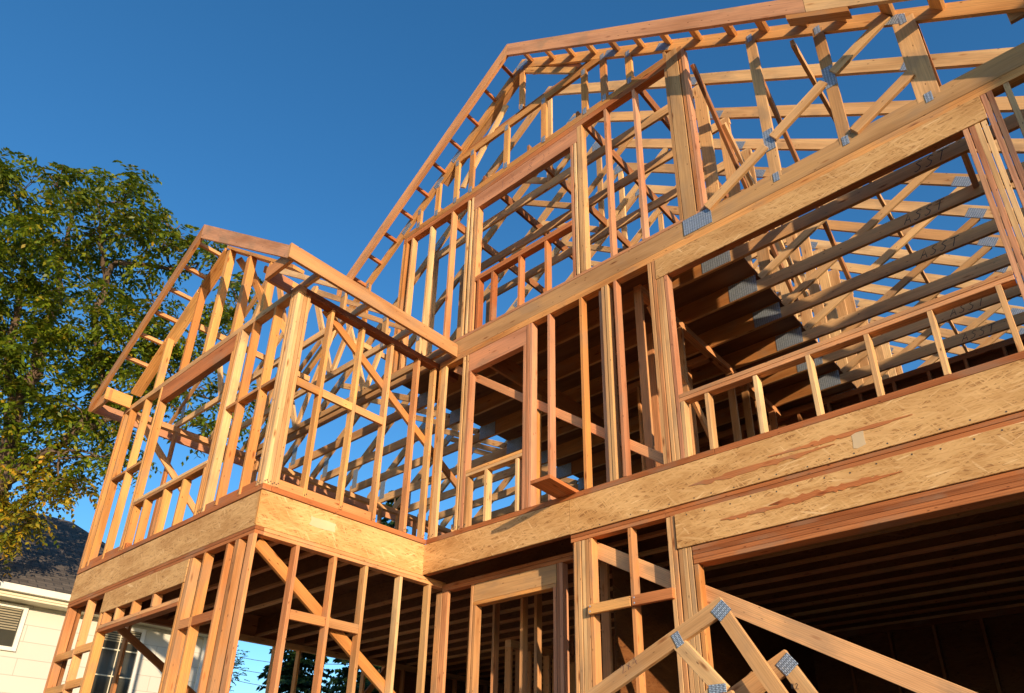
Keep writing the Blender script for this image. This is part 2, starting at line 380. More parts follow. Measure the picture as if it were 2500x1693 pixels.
# ------------------------------------------------------------------ the house frame
H = empty('house_frame', (0, 0, -2.86), 'unfinished timber house frame of bare studs, strand board bands and open roof trusses', 'house')
T = 0.038; D = 0.089
ZP = 2.27                                        # underside of the double top plate
DECK0, DECK1 = -0.35, 0.0                        # strand-board band

# ---- bands at the floor level
def band(name, x, y, z, mat='osb'):
    return box(name, H, x, y, z, mat, 0)
box('rim_board', H, (-4.2, -0.012), (-2.0, -1.985), (DECK0, -0.012), 'osb', 0)
box('rim_board', H, (-0.015, 0.0), (-2.0, -0.0), (DECK0, -0.006), 'osb_pale', 0)
box('rim_board', H, (0.0, 2.0), (-0.015, 0.0), (DECK0 + 0.005, -0.006), 'osb', 0)
box('rim_board', H, (2.004, 7.0), (-0.017, 0.0), (DECK0, -0.006), 'osb_pale', 0)
box('rim_joist', H, (0.03, 2.0), (0.002, 0.045), (DECK0 - 0.002, -0.03), 'red', 0)
box('corner_trim', H, (-0.030, 0.004), (-2.004, -1.996), (DECK0 + 0.01, -0.012), 'gold', 0)
# weather-stained strip where the board surface has torn off
def tear(x0, x1, z, h, n=40, yo=0.0):
    top = []; bot = []; ht = hb = 0.2
    for i in range(n + 1):
        t = i / n; e = min(1.0, t * 7, (1 - t) * 4)
        if random.random() < 0.35: ht = random.uniform(.05, 1.0)
        if random.random() < 0.45: hb = random.uniform(.35, 1.0)
        xx = x0 + (x1 - x0) * t
        top.append((xx, z + h * e * ht * 0.55 + 0.003)); bot.append((xx + random.uniform(-.006, .006), z - h * e * hb * 0.55 - 0.002))
    return prism('torn_strip', H, top + bot[::-1], -0.0205 - yo, -0.0165 + yo, 'red')
tear(3.25, 4.45, -0.215, 0.06); tear(3.95, 5.0, -0.165, 0.04, yo=0.0007); tear(3.5, 4.25, -0.575, 0.045); tear(3.9, 4.85, -0.555, 0.05, yo=0.0007)
def flake(y, z, w_, h_, axis='x'):
    q = [(-.5, -.42), (-.2, -.5), (.15, -.45), (.5, -.38), (.46, .1), (.5, .45), (.1, .5), (-.3, .42), (-.47, .48), (-.44, 0)]
    if axis == 'y': V = [(o_, y + a * w_, z + b * h_) for o_ in (0.0005, 0.0016) for a, b in q]
    else: V = [(y + a * w_, o_, z + b * h_) for o_ in (-0.0175, -0.0187) for a, b in q]
    n = len(q); mesh('pale_flake', V, [list(range(n)), list(range(2 * n - 1, n - 1, -1))] + [[i, (i + 1) % n, (i + 1) % n + n, i + n] for i in range(n)], M['flake'], H)
flake(-1.32, -0.15, 0.30, 0.10, 'y'); flake(4.62, -0.235, 0.09, 0.13)
# plates under the bands
def plates(x, y, z0, z1, mat='red', name='top_plate', n=2):
    h = (z1 - z0) / n
    return [box(name, H, x, y, (z0 + i * h + 0.001, z0 + (i + 1) * h - 0.001), mat) for i in range(n)]
plates((-4.2, 0.0), (-2.0, -1.911), -0.425, -0.352, 'red')
plates((-0.089, 0.0), (-1.909, 0.33), -0.425, -0.352, 'fir')
plates((2.0, 3.0), (0.0, 0.089), -0.425, -0.352, 'red'); plates((3.0, 7.0), (-0.002, 0.089), -0.425, -0.352, 'red')
plates((0.0, 1.95), (0.28, 0.369), -0.47, -0.39, 'red')
# sole plates of the second floor
box('sole_plate', H, (-4.2, 0.0), (-2.0, -1.911), (0.003, 0.057), 'red')
box('sole_plate', H, (-0.089, 0.002), (-1.909, 0.0), (0.003, 0.057), 'red')
box('sole_plate', H, (0.003, 3.5), (-0.004, 0.089), (0.003, 0.057), 'red')
box('sole_plate', H, (3.505, 7.0), (-0.004, 0.089), (0.003, 0.057), 'red')
# blocking boards standing behind the foot of the bay studs
for x in ((-4.05, -2.9), (-1.11, -0.17)):
    box('foot_block', H, x, (-1.985, -1.93), (0.058, 0.135), 'red')
box('foot_block', H, (-0.07, -0.012), (-1.84, -0.76), (0.058, 0.150), 'fir')

# ---- walls: each wall is a part (its top plates), its studs are sub-parts
def wall(name, axis, a0, a1, off, z0, z1, mat, flip=1):
    """axis 'x': runs along x, outer face at y=off, depth goes +y*flip; axis 'y': outer face at x=off, depth -x*flip"""
    zm = (z0 + z1) / 2
    if axis == 'x':
        ys = sorted((off, off + D * flip)); bs = [((a0, a1), ys, (z0, zm - 0.0008)), ((a0, a1), ys, (zm + 0.0008, z1))]
    else:
        xs = sorted((off, off - D * flip)); bs = [(xs, (a0, a1), (z0, zm - 0.0008)), (xs, (a0, a1), (zm + 0.0008, z1))]
    # built along local x so the grain runs lengthwise
    L = a1 - a0; h = (z1 - z0) / 2
    V = []; F = []
    for k in (0, 1):
        b = len(V); zz = (-h + k * (h + 0.0008), -0.0008 + k * (h)); 
        V += [(i, j, q) for i in (-L / 2, L / 2) for j in (-D / 2, D / 2) for q in zz]
        F += [[b + 0, b + 1, b + 3, b + 2], [b + 4, b + 6, b + 7, b + 5], [b + 0, b + 4, b + 5, b + 1], [b + 2, b + 3, b + 7, b + 6], [b + 0, b + 2, b + 6, b + 4], [b + 1, b + 5, b + 7, b + 3]]
    if axis == 'x': mw = Matrix.Translation(((a0 + a1) / 2, sum(ys) / 2, zm))
    else: mw = Matrix.Translation((sum(xs) / 2, (a0 + a1) / 2, zm)) @ Matrix.Rotation(math.pi / 2, 4, 'Z')
    o = mesh(name, V, F, M[mat], H, mw)
    o['axis'] = axis; o['off'] = off; o['flip'] = flip
    return o
def stud(wl, p, z0, z1, mat='fir', name='stud', t=T, d=D, inset=0.0, lean=0.0):
    ax, off, fl = wl['axis'], wl['off'], wl['flip']; c = p + t / 2; k = off + (d / 2 + inset) * (fl if ax == 'x' else -fl)
    a, b = ((c, k, z0), (c + lean, k, z1)) if ax == 'x' else ((k, c, z0), (k, c + lean, z1))
    return beam(name, wl, a, b, t - 0.001, d, mat, (0, 1, 0) if ax == 'x' else (1, 0, 0), 0.004)
def hblock(wl, p0, p1, z0, z1, mat='fir', name='block', d=D, inset=0.0):
    ax, off, fl = wl['axis'], wl['off'], wl['flip']
    if ax == 'x':
        y = sorted((off + inset * fl, off + (inset + d) * fl)); return box(name, wl, (p0, p1), y, (z0, z1), mat)
    x = sorted((off - inset * fl, off - (inset + d) * fl)); return box(name, wl, x, (p0, p1), (z0, z1), mat)
def pick(seq): return seq[random.randrange(len(seq))]

# second floor, bay front
W = wall('wall_plates', 'x', -4.2, 0.0, -2.0, ZP, 2.35, 'spf')
for x in (-4.2, -4.155, -3.975, -3.535, -3.07): stud(W, x, 0.058, ZP, 'gold')
stud(W, -3.028, 0.058, 2.04, 'gold', 'trimmer_stud'); stud(W, -1.262, 0.058, 2.04, 'gold', 'trimmer_stud')
for x in (-1.222, -1.182, -1.142): stud(W, x, 0.058, ZP, pick(['gold', 'spf']))
for x in (-0.885, -0.455): stud(W, x, 0.058, ZP, 'gold')
for x in (-0.132, -0.092): stud(W, x, 0.058, ZP, 'spf', 'corner_stud')
for x in (-2.985, -2.675, -2.205, -1.765, -1.302): stud(W, x, 0.058, 0.60, 'gold', 'cripple_stud')
hblock(W, -2.99, -1.262, 0.602, 0.64, 'gold', 'sill'); hblock(W, -2.99, -1.262, 0.6415, 0.68, 'spf', 'sill')
hblock(W, -3.028, -1.224, 2.04, 2.268, 'red', 'header', 0.08, 0.004)
hblock(W, -3.935, -3.54, 1.20, 1.238, 'gold'); hblock(W, -3.495, -3.072, 1.205, 1.243, 'gold')
hblock(W, -1.10, -0.888, 1.225, 1.263, 'gold'); hblock(W, -0.845, -0.458, 1.225, 1.263, 'gold'); hblock(W, -0.415, -0.134, 1.225, 1.263, 'gold')
# second floor, bay side
W = wall('wall_plates', 'y', -1.911, 0.33, 0.0, ZP, 2.35, 'red')
for y in (-2.0, -1.962, -1.922, -1.882): stud(W, y, 0.058, ZP if y > -1.93 else ZP, 'spf', 'corner_stud')
for y, c in ((-1.575, 'gold'), (-1.16, 'gold'), (-0.745, 'fir'), (-0.33, 'fir')): stud(W, y, 0.058, ZP, c)
stud(W, -0.062, 0.058, ZP, 'fir', 'corner_stud')
hblock(W, -1.842, -1.577, 1.185, 1.274, 'gold', 'block', T); hblock(W, -1.535, -1.162, 1.185, 1.274, 'gold', 'block', T); hblock(W, -1.12, -0.747, 1.185, 1.274, 'fir', 'block', T)
beam('diagonal_brace', W, (-0.108, -1.60, 2.30), (-0.108, 0.78, 0.75), T, D, 'gold', (0, 0, 1))
# second floor, main front
W = wall('wall_plates', 'x', 0.02, 7.0, 0.0, ZP, 2.35, 'gold')
box('corner_stud', W, (0.012, 0.05), (0.002, 0.09), (0.058, ZP), 'gold'); box('corner_stud', W, (0.052, 0.138), (0.0, 0.038), (0.058, ZP), 'spf')
for x in (0.43, 0.488): stud(W, x, 0.058, ZP, 'spf')
stud(W, 0.53, 0.058, 2.02, 'pink', 'trimmer_stud')
stud(W, 0.57, 0.058, 0.65, 'spf', 'cripple_stud')
stud(W, 0.86, 0.058, 0.65, 'spf', 'cripple_stud'); stud(W, 1.30, 0.058, 0.65, 'spf', 'cripple_stud')
hblock(W, 0.57, 1.388, 0.652, 0.69, 'spf', 'sill'); hblock(W, 0.57, 1.388, 0.692, 0.73, 'gold', 'sill')
hblock(W, 0.53, 1.43, 2.02, 2.268, 'pink', 'header', 0.08, 0.003)
stud(W, 1.39, 0.058, 2.02, 'pink', 'trimmer_stud')
for x in (1.432, 1.474): stud(W, x, 0.058, ZP, 'pink')
stud(W, 1.73, 0.058, ZP, 'pink'); stud(W, 2.17, 0.058, ZP, 'gold')
box('stud', W, (2.40, 2.438), (0.03, 0.118), (0.058, ZP), 'pink')
for x, c in ((2.455, 'spf'), (2.497, 'spf'), (2.60, 'pink')): stud(W, x, 0.058, ZP, c)
for x, c in ((3.02, 'spf'), (3.062, 'fir')): stud(W, x, 0.058, ZP, c)
for x, c in ((3.104, 'spf'), (3.146, 'spf'), (3.188, 'pink')): stud(W, x, 0.058, 2.03, c, 'trimmer_stud')
stud(W, 3.23, 0.058, 0.60, 'spf', 'cripple_stud')
for x in (3.465, 3.905, 4.355, 4.80, 5.245, 5.69): stud(W, x, 0.058, 0.60, 'spf', 'cripple_stud')
hblock(W, 3.228, 5.808, 0.602, 0.64, 'fir', 'sill'); hblock(W, 3.228, 5.808, 0.642, 0.68, 'fir', 'sill')
h_ = hblock(W, 3.105, 5.985, 2.03, 2.268, 'osb', 'header', 0.012, -0.006); hblock(W, 3.105, 5.985, 2.032, 2.268, 'red', 'header', 0.072, 0.008)
for x, c in ((5.81, 'pink'), (5.852, 'pink'), (5.894, 'spf'), (5.936, 'spf')): stud(W, x, 0.058, 2.03, c, 'trimmer_stud')
for x, c in ((5.988, 'pink'), (6.03, 'pink')): stud(W, x, 0.058, ZP, c)
stud(W, 6.14, 0.058, ZP, 'spf'); stud(W, 6.55, 0.058, ZP, 'fir')
beam('diagonal_brace', W, (0.20, 0.108, 2.25), (3.05, 0.108, 0.10), T, D, 'fir', (0, 0, 1))
# ground floor, bay front
Z1 = -0.427; ZB = -2.82
W = wall('wall_plates', 'x', -4.2, 0.0, -2.0, ZB - 0.038, ZB, 'red')
for x in (-4.2, -4.158): stud(W, x, ZB, Z1, 'fir')
stud(W, -3.59, ZB, Z1, 'fir'); stud(W, -3.10, ZB, -0.66, 'fir'); stud(W, -3.06, ZB, -0.88, 'gold', 'trimmer_stud')
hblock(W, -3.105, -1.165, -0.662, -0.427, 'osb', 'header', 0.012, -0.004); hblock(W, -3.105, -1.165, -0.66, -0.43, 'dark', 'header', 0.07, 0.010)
for x in (-3.015, -2.70, -2.285, -1.815): stud(W, x, -0.80, -0.664, 'fir', 'cripple_stud')
hblock(W, -3.06, -1.212, -0.842, -0.802, 'fir', 'window_head'); hblock(W, -3.06, -1.212, -0.882, -0.844, 'red', 'window_head')
stud(W, -1.21, ZB, -0.66, 'gold', 'trimmer_stud'); stud(W, -1.165, ZB, Z1, 'fir'); stud(W, -1.125, ZB, Z1, 'fir'); stud(W, -0.885, ZB, Z1, 'gold')
stud(W, -0.47, ZB, Z1, 'fir'); stud(W, -0.32, ZB, Z1, 'fir'); stud(W, -0.28, ZB, Z1, 'fir')
for a, b, z in ((-4.118, -3.592, -1.08), (-3.55, -3.102, -1.06), (-4.118, -3.592, -1.46), (-3.55, -3.102, -1.44)):
    hblock(W, a, b, z, z + T + .05, 'gold', 'block', 0.04)
hblock(W, -1.085, -0.888, -1.13, -1.042, 'fir', 'block', 0.04); hblock(W, -0.845, -0.472, -1.13, -1.042, 'red', 'block', 0.04)
# ground floor, bay side
W = wall('wall_plates', 'y', -1.911, 0.33, 0.0, ZB - 0.038, ZB, 'red')
stud(W, -2.0, ZB, Z1, 'fir', 'corner_stud')
for y, c in ((-1.562, 'fir'), (-1.145, 'fir'), (-0.765, 'spf'), (-0.32, 'spf'), (0.09, 'spf')): stud(W, y, ZB, Z1, c)
hblock(W, -1.522, -1.147, -1.105, -1.016, 'fir', 'block', T); hblock(W, -1.105, -0.767, -1.105, -1.016, 'fir', 'block', T)
beam('diagonal_brace', W, (-0.108, -1.90, -0.46), (-0.108, 0.28, -1.94), T, 0.11, 'gold', (0, 0, 1))
# recessed entry
W = wall('wall_plates', 'x', 0.0, 1.95, 0.28, ZB - 0.038, ZB, 'red')
box('stud', W, (-0.085, 0.005), (0.281, 0.32), (ZB, -0.47), 'fir'); box('stud', W, (0.01, 0.098), (0.281, 0.32), (ZB, -0.47), 'fir')
stud(W, 0.45, ZB, -0.472, 'fir'); stud(W, 0.492, ZB, -0.70, 'fir', 'trimmer_stud')
hblock(W, 0.492, 1.60, -0.66, -0.472, 'spf', 'header', 0.08, 0.002); hblock(W, 0.492, 1.60, -0.70, -0.662, 'gold', 'header')
stud(W, 1.562, ZB, -0.70, 'pink', 'trimmer_stud'); stud(W, 1.603, ZB, -0.472, 'pink'); stud(W, 1.645, ZB, -0.472, 'pink')
# garage front
W = wall('wall_plates', 'x', 2.0, 3.21, 0.0, ZB - 0.038, ZB, 'red')
for x, c in ((2.03, 'fir'), (2.072, 'spf'), (2.114, 'spf'), (2.156, 'spf'), (2.197, 'fir')): stud(W, x, ZB, Z1, c)
stud(W, 2.618, ZB, Z1, 'fir')
for x, c in ((3.0, 'spf'), (3.044, 'fir')): stud(W, x, ZB, Z1, c)
for x, c in ((3.088, 'spf'), (3.13, 'spf'), (3.172, 'spf')): stud(W, x, ZB, -0.722, c, 'trimmer_stud')
stud(W, 3.214, ZB, -0.875, 'gold', 'trimmer_stud')
b_ = hblock(W, 2.20, 2.63, -1.12, -1.035, 'gold', 'block', 0.04, -0.040); hblock(W, 2.645, 3.03, -1.12, -1.035, 'red', 'block', 0.04, -0.040)
for x, z in ((2.225, -1.055), (2.225, -1.10), (2.672, -1.055), (2.672, -1.10)):
    mesh('nail_head', [(x + 0.008 * math.cos(i * math.pi / 3), -0.0415 - 0.001 * k, z + 0.008 * math.sin(i * math.pi / 3)) for k in (0, 1) for i in range(6)],
         [list(range(6)), list(range(11, 5, -1))] + [[i, (i + 1) % 6, (i + 1) % 6 + 6, i + 6] for i in range(6)], M['nail'], W)
box('garage_header', H, (3.09, 7.0), (-0.016, 0.0), (-0.722, -0.428), 'osb_pale', 0)
for i in range(4): box('garage_beam', H, (3.215, 7.0), (0.0 - 0.001 * (i % 2), 0.13), (-0.872 + i * 0.0372, -0.8355 + i * 0.0372), 'red')
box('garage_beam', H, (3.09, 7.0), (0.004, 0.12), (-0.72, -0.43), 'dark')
beam('diagonal_brace', H, (2.12, 0.108, -0.46), (5.9, 0.108, -2.62), T, 0.14, 'fir', (0, 0, 1))

# ---- floor: joists running along x under a strand-board deck
struct_deck = box('floor_deck', H, (-4.18, 6.95), (0.05, 8.5), (-0.04, -0.022), 'osb_shaded', 0)
box('floor_deck', H, (-4.18, -0.02), (-1.98, 0.048), (-0.04, -0.022), 'osb_shaded', 0)
def joist(x0, x1, y):
    j = box('floor_joist', H, (x0, x1), (y - 0.029, y + 0.029), (-0.350, -0.316), 'fir')
    box('joist_web', j, (x0, x1), (y - 0.006, y + 0.006), (-0.317, -0.07), 'osb_shaded')
for i in range(4): joist(-4.17, -0.02, -1.60 + i * 0.41)
joist(2.0, 6.95, 0.10)
for i in range(1, 20): joist(2.07, 6.95, 0.10 + i * 0.41); o = box('floor_joist', H, (-4.17, 1.96), (0.071 + i * 0.41, 0.129 + i * 0.41), (-0.350, -0.316), 'fir' if i < 9 else 'chord'); box('joist_web', o, (-4.17, 1.96), (0.094 + i * 0.41, 0.106 + i * 0.41), (-0.317, -0.07), 'osb_shaded')  # rows farther back take darker wood, imitating the gloom inside
box('wall_sheathing', H, (2.03, 2.042), (0.6, 8.5), (-2.86, -0.36), 'osb_shaded', 0)

# ---- sheathing that shuts the house off to the right and behind
box('wall_sheathing', H, (7.0, 7.012), (0.0, 8.5), (-3.1, 2.34), 'osb_shaded', 0); box('rim_joist', H, (-4.2, -4.162), (-1.98, 8.5), (-0.35, -0.042), 'dark', 0)
box('wall_sheathing', H, (0.95, 7.0), (8.495, 8.507), (-2.86, -0.36), 'osb_shaded', 0); box('wall_sheathing', H, (1.2, 7.0), (3.96, 3.972), (0.0, 2.34), 'osb_shaded', 0)
box('wall_sheathing', H, (-4.2, 0.95), (8.495, 8.507), (-2.86, -0.36), 'osb_shaded', 0); box('wall_sheathing', H, (-4.212, -4.2), (3.1, 8.5), (-2.86, -0.36), 'osb_shaded', 0)
box('wall_sheathing', H, (-0.9, 2.0), (3.39, 3.402), (-2.86, -0.36), 'osb_shaded', 0); box('wall_sheathing', H, (2.0, 6.99), (5.49, 5.502), (-2.86, -0.36), 'osb_shaded', 0)
# ---- party walls inside
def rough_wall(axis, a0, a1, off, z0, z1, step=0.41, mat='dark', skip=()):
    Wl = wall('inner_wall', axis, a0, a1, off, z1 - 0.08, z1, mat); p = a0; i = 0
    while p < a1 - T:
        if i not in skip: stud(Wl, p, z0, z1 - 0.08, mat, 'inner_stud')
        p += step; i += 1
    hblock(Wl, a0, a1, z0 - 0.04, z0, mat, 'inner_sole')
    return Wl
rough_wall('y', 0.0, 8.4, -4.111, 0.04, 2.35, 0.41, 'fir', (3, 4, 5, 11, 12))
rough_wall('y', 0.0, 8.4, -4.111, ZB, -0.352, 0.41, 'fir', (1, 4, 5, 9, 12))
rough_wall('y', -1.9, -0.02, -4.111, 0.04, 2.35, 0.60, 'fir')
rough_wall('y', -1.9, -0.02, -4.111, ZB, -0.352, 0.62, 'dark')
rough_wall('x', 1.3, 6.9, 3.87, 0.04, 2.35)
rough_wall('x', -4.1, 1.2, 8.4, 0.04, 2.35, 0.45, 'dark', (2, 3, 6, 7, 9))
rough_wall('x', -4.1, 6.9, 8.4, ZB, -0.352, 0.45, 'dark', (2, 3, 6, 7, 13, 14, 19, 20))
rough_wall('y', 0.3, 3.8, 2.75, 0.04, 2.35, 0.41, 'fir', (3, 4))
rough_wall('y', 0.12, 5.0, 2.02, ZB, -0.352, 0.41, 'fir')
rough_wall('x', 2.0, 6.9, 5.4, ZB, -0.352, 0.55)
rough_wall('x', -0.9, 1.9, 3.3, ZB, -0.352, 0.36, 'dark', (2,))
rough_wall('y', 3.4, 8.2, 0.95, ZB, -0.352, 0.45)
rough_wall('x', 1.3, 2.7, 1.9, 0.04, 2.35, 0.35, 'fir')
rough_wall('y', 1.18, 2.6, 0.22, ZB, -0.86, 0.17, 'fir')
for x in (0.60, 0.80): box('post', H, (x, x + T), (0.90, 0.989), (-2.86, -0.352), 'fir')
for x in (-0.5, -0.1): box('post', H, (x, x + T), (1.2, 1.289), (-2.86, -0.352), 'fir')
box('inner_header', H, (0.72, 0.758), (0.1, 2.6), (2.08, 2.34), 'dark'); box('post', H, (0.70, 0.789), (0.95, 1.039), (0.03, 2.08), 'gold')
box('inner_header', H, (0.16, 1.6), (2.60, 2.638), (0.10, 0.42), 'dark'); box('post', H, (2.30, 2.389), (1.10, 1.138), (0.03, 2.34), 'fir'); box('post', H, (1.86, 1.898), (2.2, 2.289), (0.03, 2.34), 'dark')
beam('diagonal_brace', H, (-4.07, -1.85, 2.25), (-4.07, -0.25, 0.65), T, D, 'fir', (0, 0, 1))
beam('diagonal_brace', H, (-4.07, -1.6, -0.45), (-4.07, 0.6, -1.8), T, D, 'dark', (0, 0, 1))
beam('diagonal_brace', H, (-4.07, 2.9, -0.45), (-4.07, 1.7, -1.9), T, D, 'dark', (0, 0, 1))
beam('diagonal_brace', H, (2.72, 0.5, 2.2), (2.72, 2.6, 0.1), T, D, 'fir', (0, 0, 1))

# ---- nail heads: near the tops and feet of the nearest studs, and along the board edges
NM = bpy.data.meshes.new('nail_head'); _v = [(0.0065 * math.cos(i * math.pi / 4), 0.0065 * math.sin(i * math.pi / 4), k) for k in (0, 0.0012) for i in range(8)]
NM.from_pydata(_v, [], [list(range(7, -1, -1)), list(range(8, 16))] + [[i, (i + 1) % 8, (i + 1) % 8 + 8, i + 8] for i in range(8)]); NM.materials.append(M['rust'])
def nail(parent, p, n):
    o = bpy.data.objects.new('nail_head', NM); C.objects.link(o)
    q = Vector(n).to_track_quat('Z', 'Y').to_matrix().to_4x4(); return att(o, parent, Matrix.Translation(p) @ q)
cnt = 0
for o in [q for q in list(C.objects) if q.name.startswith(('stud', 'corner_stud', 'cripple_stud')) and q.parent and q.parent.name.startswith('wall_plates')]:
    wl = o.parent; ax, off = wl['axis'], wl['off']; c = WM[o.name].translation; L = o.dimensions.x
    if L > 2.2 and c.z < 0 and off != 0.28: ends = ((c.z + L / 2 - 0.03, 1),)
    elif c.z > 0 and c.z - L / 2 < 0.1: ends = ((c.z - L / 2 + 0.03, -1),)
    else: continue
    for z, sg in ends:
        for d in (-0.009, 0.009):
            if cnt < 62: nail(o, ((c.x + d, off - 0.0035, z + d * 0.8) if ax == 'x' else (off + 0.0035, c.y + d, z + d * 0.8)), ((0, -1, 0) if ax == 'x' else (1, 0, 0))); cnt += 1
rb = [q for q in C.objects if q.name.startswith('rim_board')][3]
for i in range(20): nail(rb, (2.12 + i * 0.19 + random.uniform(-.03, .03), -0.0172, -0.325 + random.uniform(-.012, .012)), (0, -1, 0))
gh = [q for q in C.objects if q.name.startswith('garage_header')][0]
for i in range(14): nail(gh, (3.2 + i * 0.19 + random.uniform(-.03, .03), -0.0162, -0.455 + random.uniform(-.015, .015)), (0, -1, 0))

# ---- main roof
S = 0.75; AX = 1.29
def conn(parent, x, z, y, wd, ht, ang=0.0):
    """galvanised connector plate pressed on the near face, y is that face"""
    return beam('connector_plate', parent, (x - wd / 2 * math.cos(ang), y - 0.002, z - wd / 2 * math.sin(ang)), (x + wd / 2 * math.cos(ang), y - 0.002, z + wd / 2 * math.sin(ang)), 0.003, ht, 'plate', (-math.sin(ang), 0, math.cos(ang)), 0)
def attic_truss(y, apexz):
    """bottom chord carries the part; everything else hangs under it"""
    y0, y1 = y - T / 2, y + T / 2; f = lambda x: apexz - S * abs(x - AX); v = 0.14 * math.sqrt(1 + S * S)
    t = box('roof_truss', H, (-4.2, 6.78), (y0, y1), (2.352, 2.492), 'spf', 0)
    rake('top_chord', t, -4.52, AX - 0.001, (AX, apexz), S, 0.14, y0, y1, 'spf'); rake('top_chord', t, AX + 0.001, 7.1, (AX, apexz), S, 0.14, y0, y1, 'spf')
    box('floor_chord', t, (-1.04, 3.62), (y0 - 0.0005, y1 + 0.0005), (2.353, 2.586), 'chord', 0)
    zc = 4.93
    box('collar_chord', t, (-1.05, 3.63), (y0 + 0.001, y1 - 0.001), (zc, zc + 0.14), 'spf', 0)
    for x in (-1.04, 3.48):
        box('web', t, (x, x + 0.14), (y0 + 0.0005, y1 - 0.0005), (2.495, f(x + (0 if x < 0 else 0.14)) - v + 0.02), 'spf', 0)
    bw = lambda a, b, h=0.089: beam('web', t, (a[0], y, a[1]), (b[0], y, b[1]), T - 0.003, h, 'spf', (0, 0, 1) if abs(b[0] - a[0]) > 0.05 else (1, 0, 0), 0)
    bw((3.68, 2.52), (5.62, f(5.62) - v)); bw((-1.10, 2.52), (-3.04, f(-3.04) - v))
    bw((AX, 5.07), (AX, apexz - 0.16)); bw((AX + 0.05, 5.10), (2.45, f(2.45) - v)); bw((AX - 0.05, 5.10), (0.13, f(0.13) - v))
    conn(t, 3.48, 2.465, y0 - 0.001, 0.32, 0.21); conn(t, -0.9, 2.465, y0 - 0.001, 0.32, 0.21)
    conn(t, 3.45, f(3.45) - 0.12, y0, 0.24, 0.11, -0.64); conn(t, -0.87, f(-0.87) - 0.12, y0, 0.24, 0.11, 0.64)
    conn(t, 5.62, f(5.62) - 0.12, y0, 0.20, 0.12, -0.64); conn(t, -3.04, f(-3.04) - 0.12, y0, 0.20, 0.12, 0.64)
    conn(t, -4.08, 2.60, y0, 0.13, 0.36); conn(t, AX, apexz - 0.14, y0, 0.2, 0.16)
    return t
tr = attic_truss(0.61, 6.95); trs = [tr]
for k in range(2, 14): trs.append(copy_part(tr, H, (0, 0.61 * (k - 1), 0)))
for k, txt, x in ((0, 'SST', 5.38), (1, 'ASST', 5.12), (2, 'ASST', 5.10), (4, 'ASST', 5.08), (5, 'ASST', 5.06)):
    yk = 0.61 * (k + 1) - T / 2
    strokes('handwriting', trs[k], word(txt), (x, yk, 2.375), (1, 0, 0.0), (0.25, 0, 1), (0, -1, 0), 0.095, 'ink')
# attic floor sheets between the deep chords
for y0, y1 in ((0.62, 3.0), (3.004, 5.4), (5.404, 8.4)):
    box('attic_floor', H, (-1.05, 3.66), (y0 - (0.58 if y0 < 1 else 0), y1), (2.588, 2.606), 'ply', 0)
# lengthwise braces laid over the collar chords
for x in (-0.35, 0.55, 1.35, 2.15, 2.95): box('purlin', H, (x, x + T), (0.06, 8.3), (5.072, 5.21), 'dark')
for x, z in ((-2.4, 3.9), (4.75, 4.05)): box('purlin', H, (x, x + T), (0.06, 8.3), (z, z + D), 'spf')
beam('sway_brace', H, (3.72, 0.1, 4.75), (3.72, 2.2, 2.75), T, D, 'dark', (0, 0, 1)); beam('sway_brace', H, (3.76, 0.65, 4.3), (3.76, 2.6, 2.9), T, D, 'spf', (0, 0, 1))
beam('sway_brace', H, (4.40, 0.06, 4.0), (4.40, 1.9, 2.5), T, D, 'dark', (0, 0, 1)); beam('sway_brace', H, (5.75, 0.06, 3.5), (5.75, 1.2, 2.45), 0.05, 0.14, 'dark', (0, 0, 1))

# gable truss on the front wall, with the framed attic window wall below its ceiling line
AZ = 6.92; f = lambda x: AZ - S * abs(x - AX); v = 0.14 * math.sqrt(1 + S * S)
G = box('gable_truss', H, (-4.2, 7.0), (0.001, 0.038), (2.352, 2.56), 'spf', 0)
box('bottom_chord', G, (3.60, 6.85), (-0.0015, 0.0), (2.356, 2.50), 'spf', 0)
rake('top_chord', G, -4.52, AX - 0.001, (AX, AZ), S, 0.14, 0.0, 0.038, 'gold'); rake('top_chord', G, AX + 0.001, 7.1, (AX, AZ), S, 0.14, 0.0, 0.038, 'gold')
box('collar_chord', G, (-0.98, 3.66), (-0.0008, 0.037), (4.925, 5.02), 'gold', 0)
box('collar_chord', G, (0.02, 2.62), (0.0012, 0.039), (5.74, 5.86), 'gold', 0)
box('collar_chord', G, (0.02, 2.60), (0.040, 0.077), (5.865, 5.96), 'dark', 0)
def gstud(x, z0, z1, wd=D, mat='gold', y=-0.002):
    box('gable_stud', G, (x - wd / 2, x + wd / 2), (y, y + T), (z0, z1), mat)
    conn(G, x, z0 + 0.01, y, 0.055, 0.10); conn(G, x, z1 - 0.01, y, 0.055, 0.10)
for x in (-0.68, -0.30): gstud(x, 5.02, f(x) - v + 0.03)
for x in (0.08, 0.38, 1.03, 1.68, 2.33): gstud(x, 5.02, 5.75)
for x in (2.62, 2.98): gstud(x, 5.02, f(x) - v + 0.03)
gstud(AX, 5.93, AZ - 0.16)
beam('web', G, (AX + 0.03, 0.02, 6.68), (2.2, 0.02, 5.90), 0.036, D, 'gold', (0, 0, 1)); beam('web', G, (0.2, 0.02, 5.2), (0.95, 0.06, 6.3), 0.036, D, 'spf', (0, 0, 1))
for x, z, a in ((2.75, 5.72, -.64), (3.45, 5.20, -.64), (1.29, 6.80, 0), (-0.30, 5.62, .64), (0.05, 5.90, .64), (-0.95, 5.13, .64), (5.6, 3.56, -.64)): conn(G, x, z, 0.0, 0.20, 0.10, a)
rake('rake_plate', G, -0.25, 1.20, (AX, AZ), S, T, 0.040, 0.135, 'fir', -0.11); rake('rake_plate', G, 1.38, 2.25, (AX, AZ), S, T, 0.040, 0.135, 'pink', -0.15)
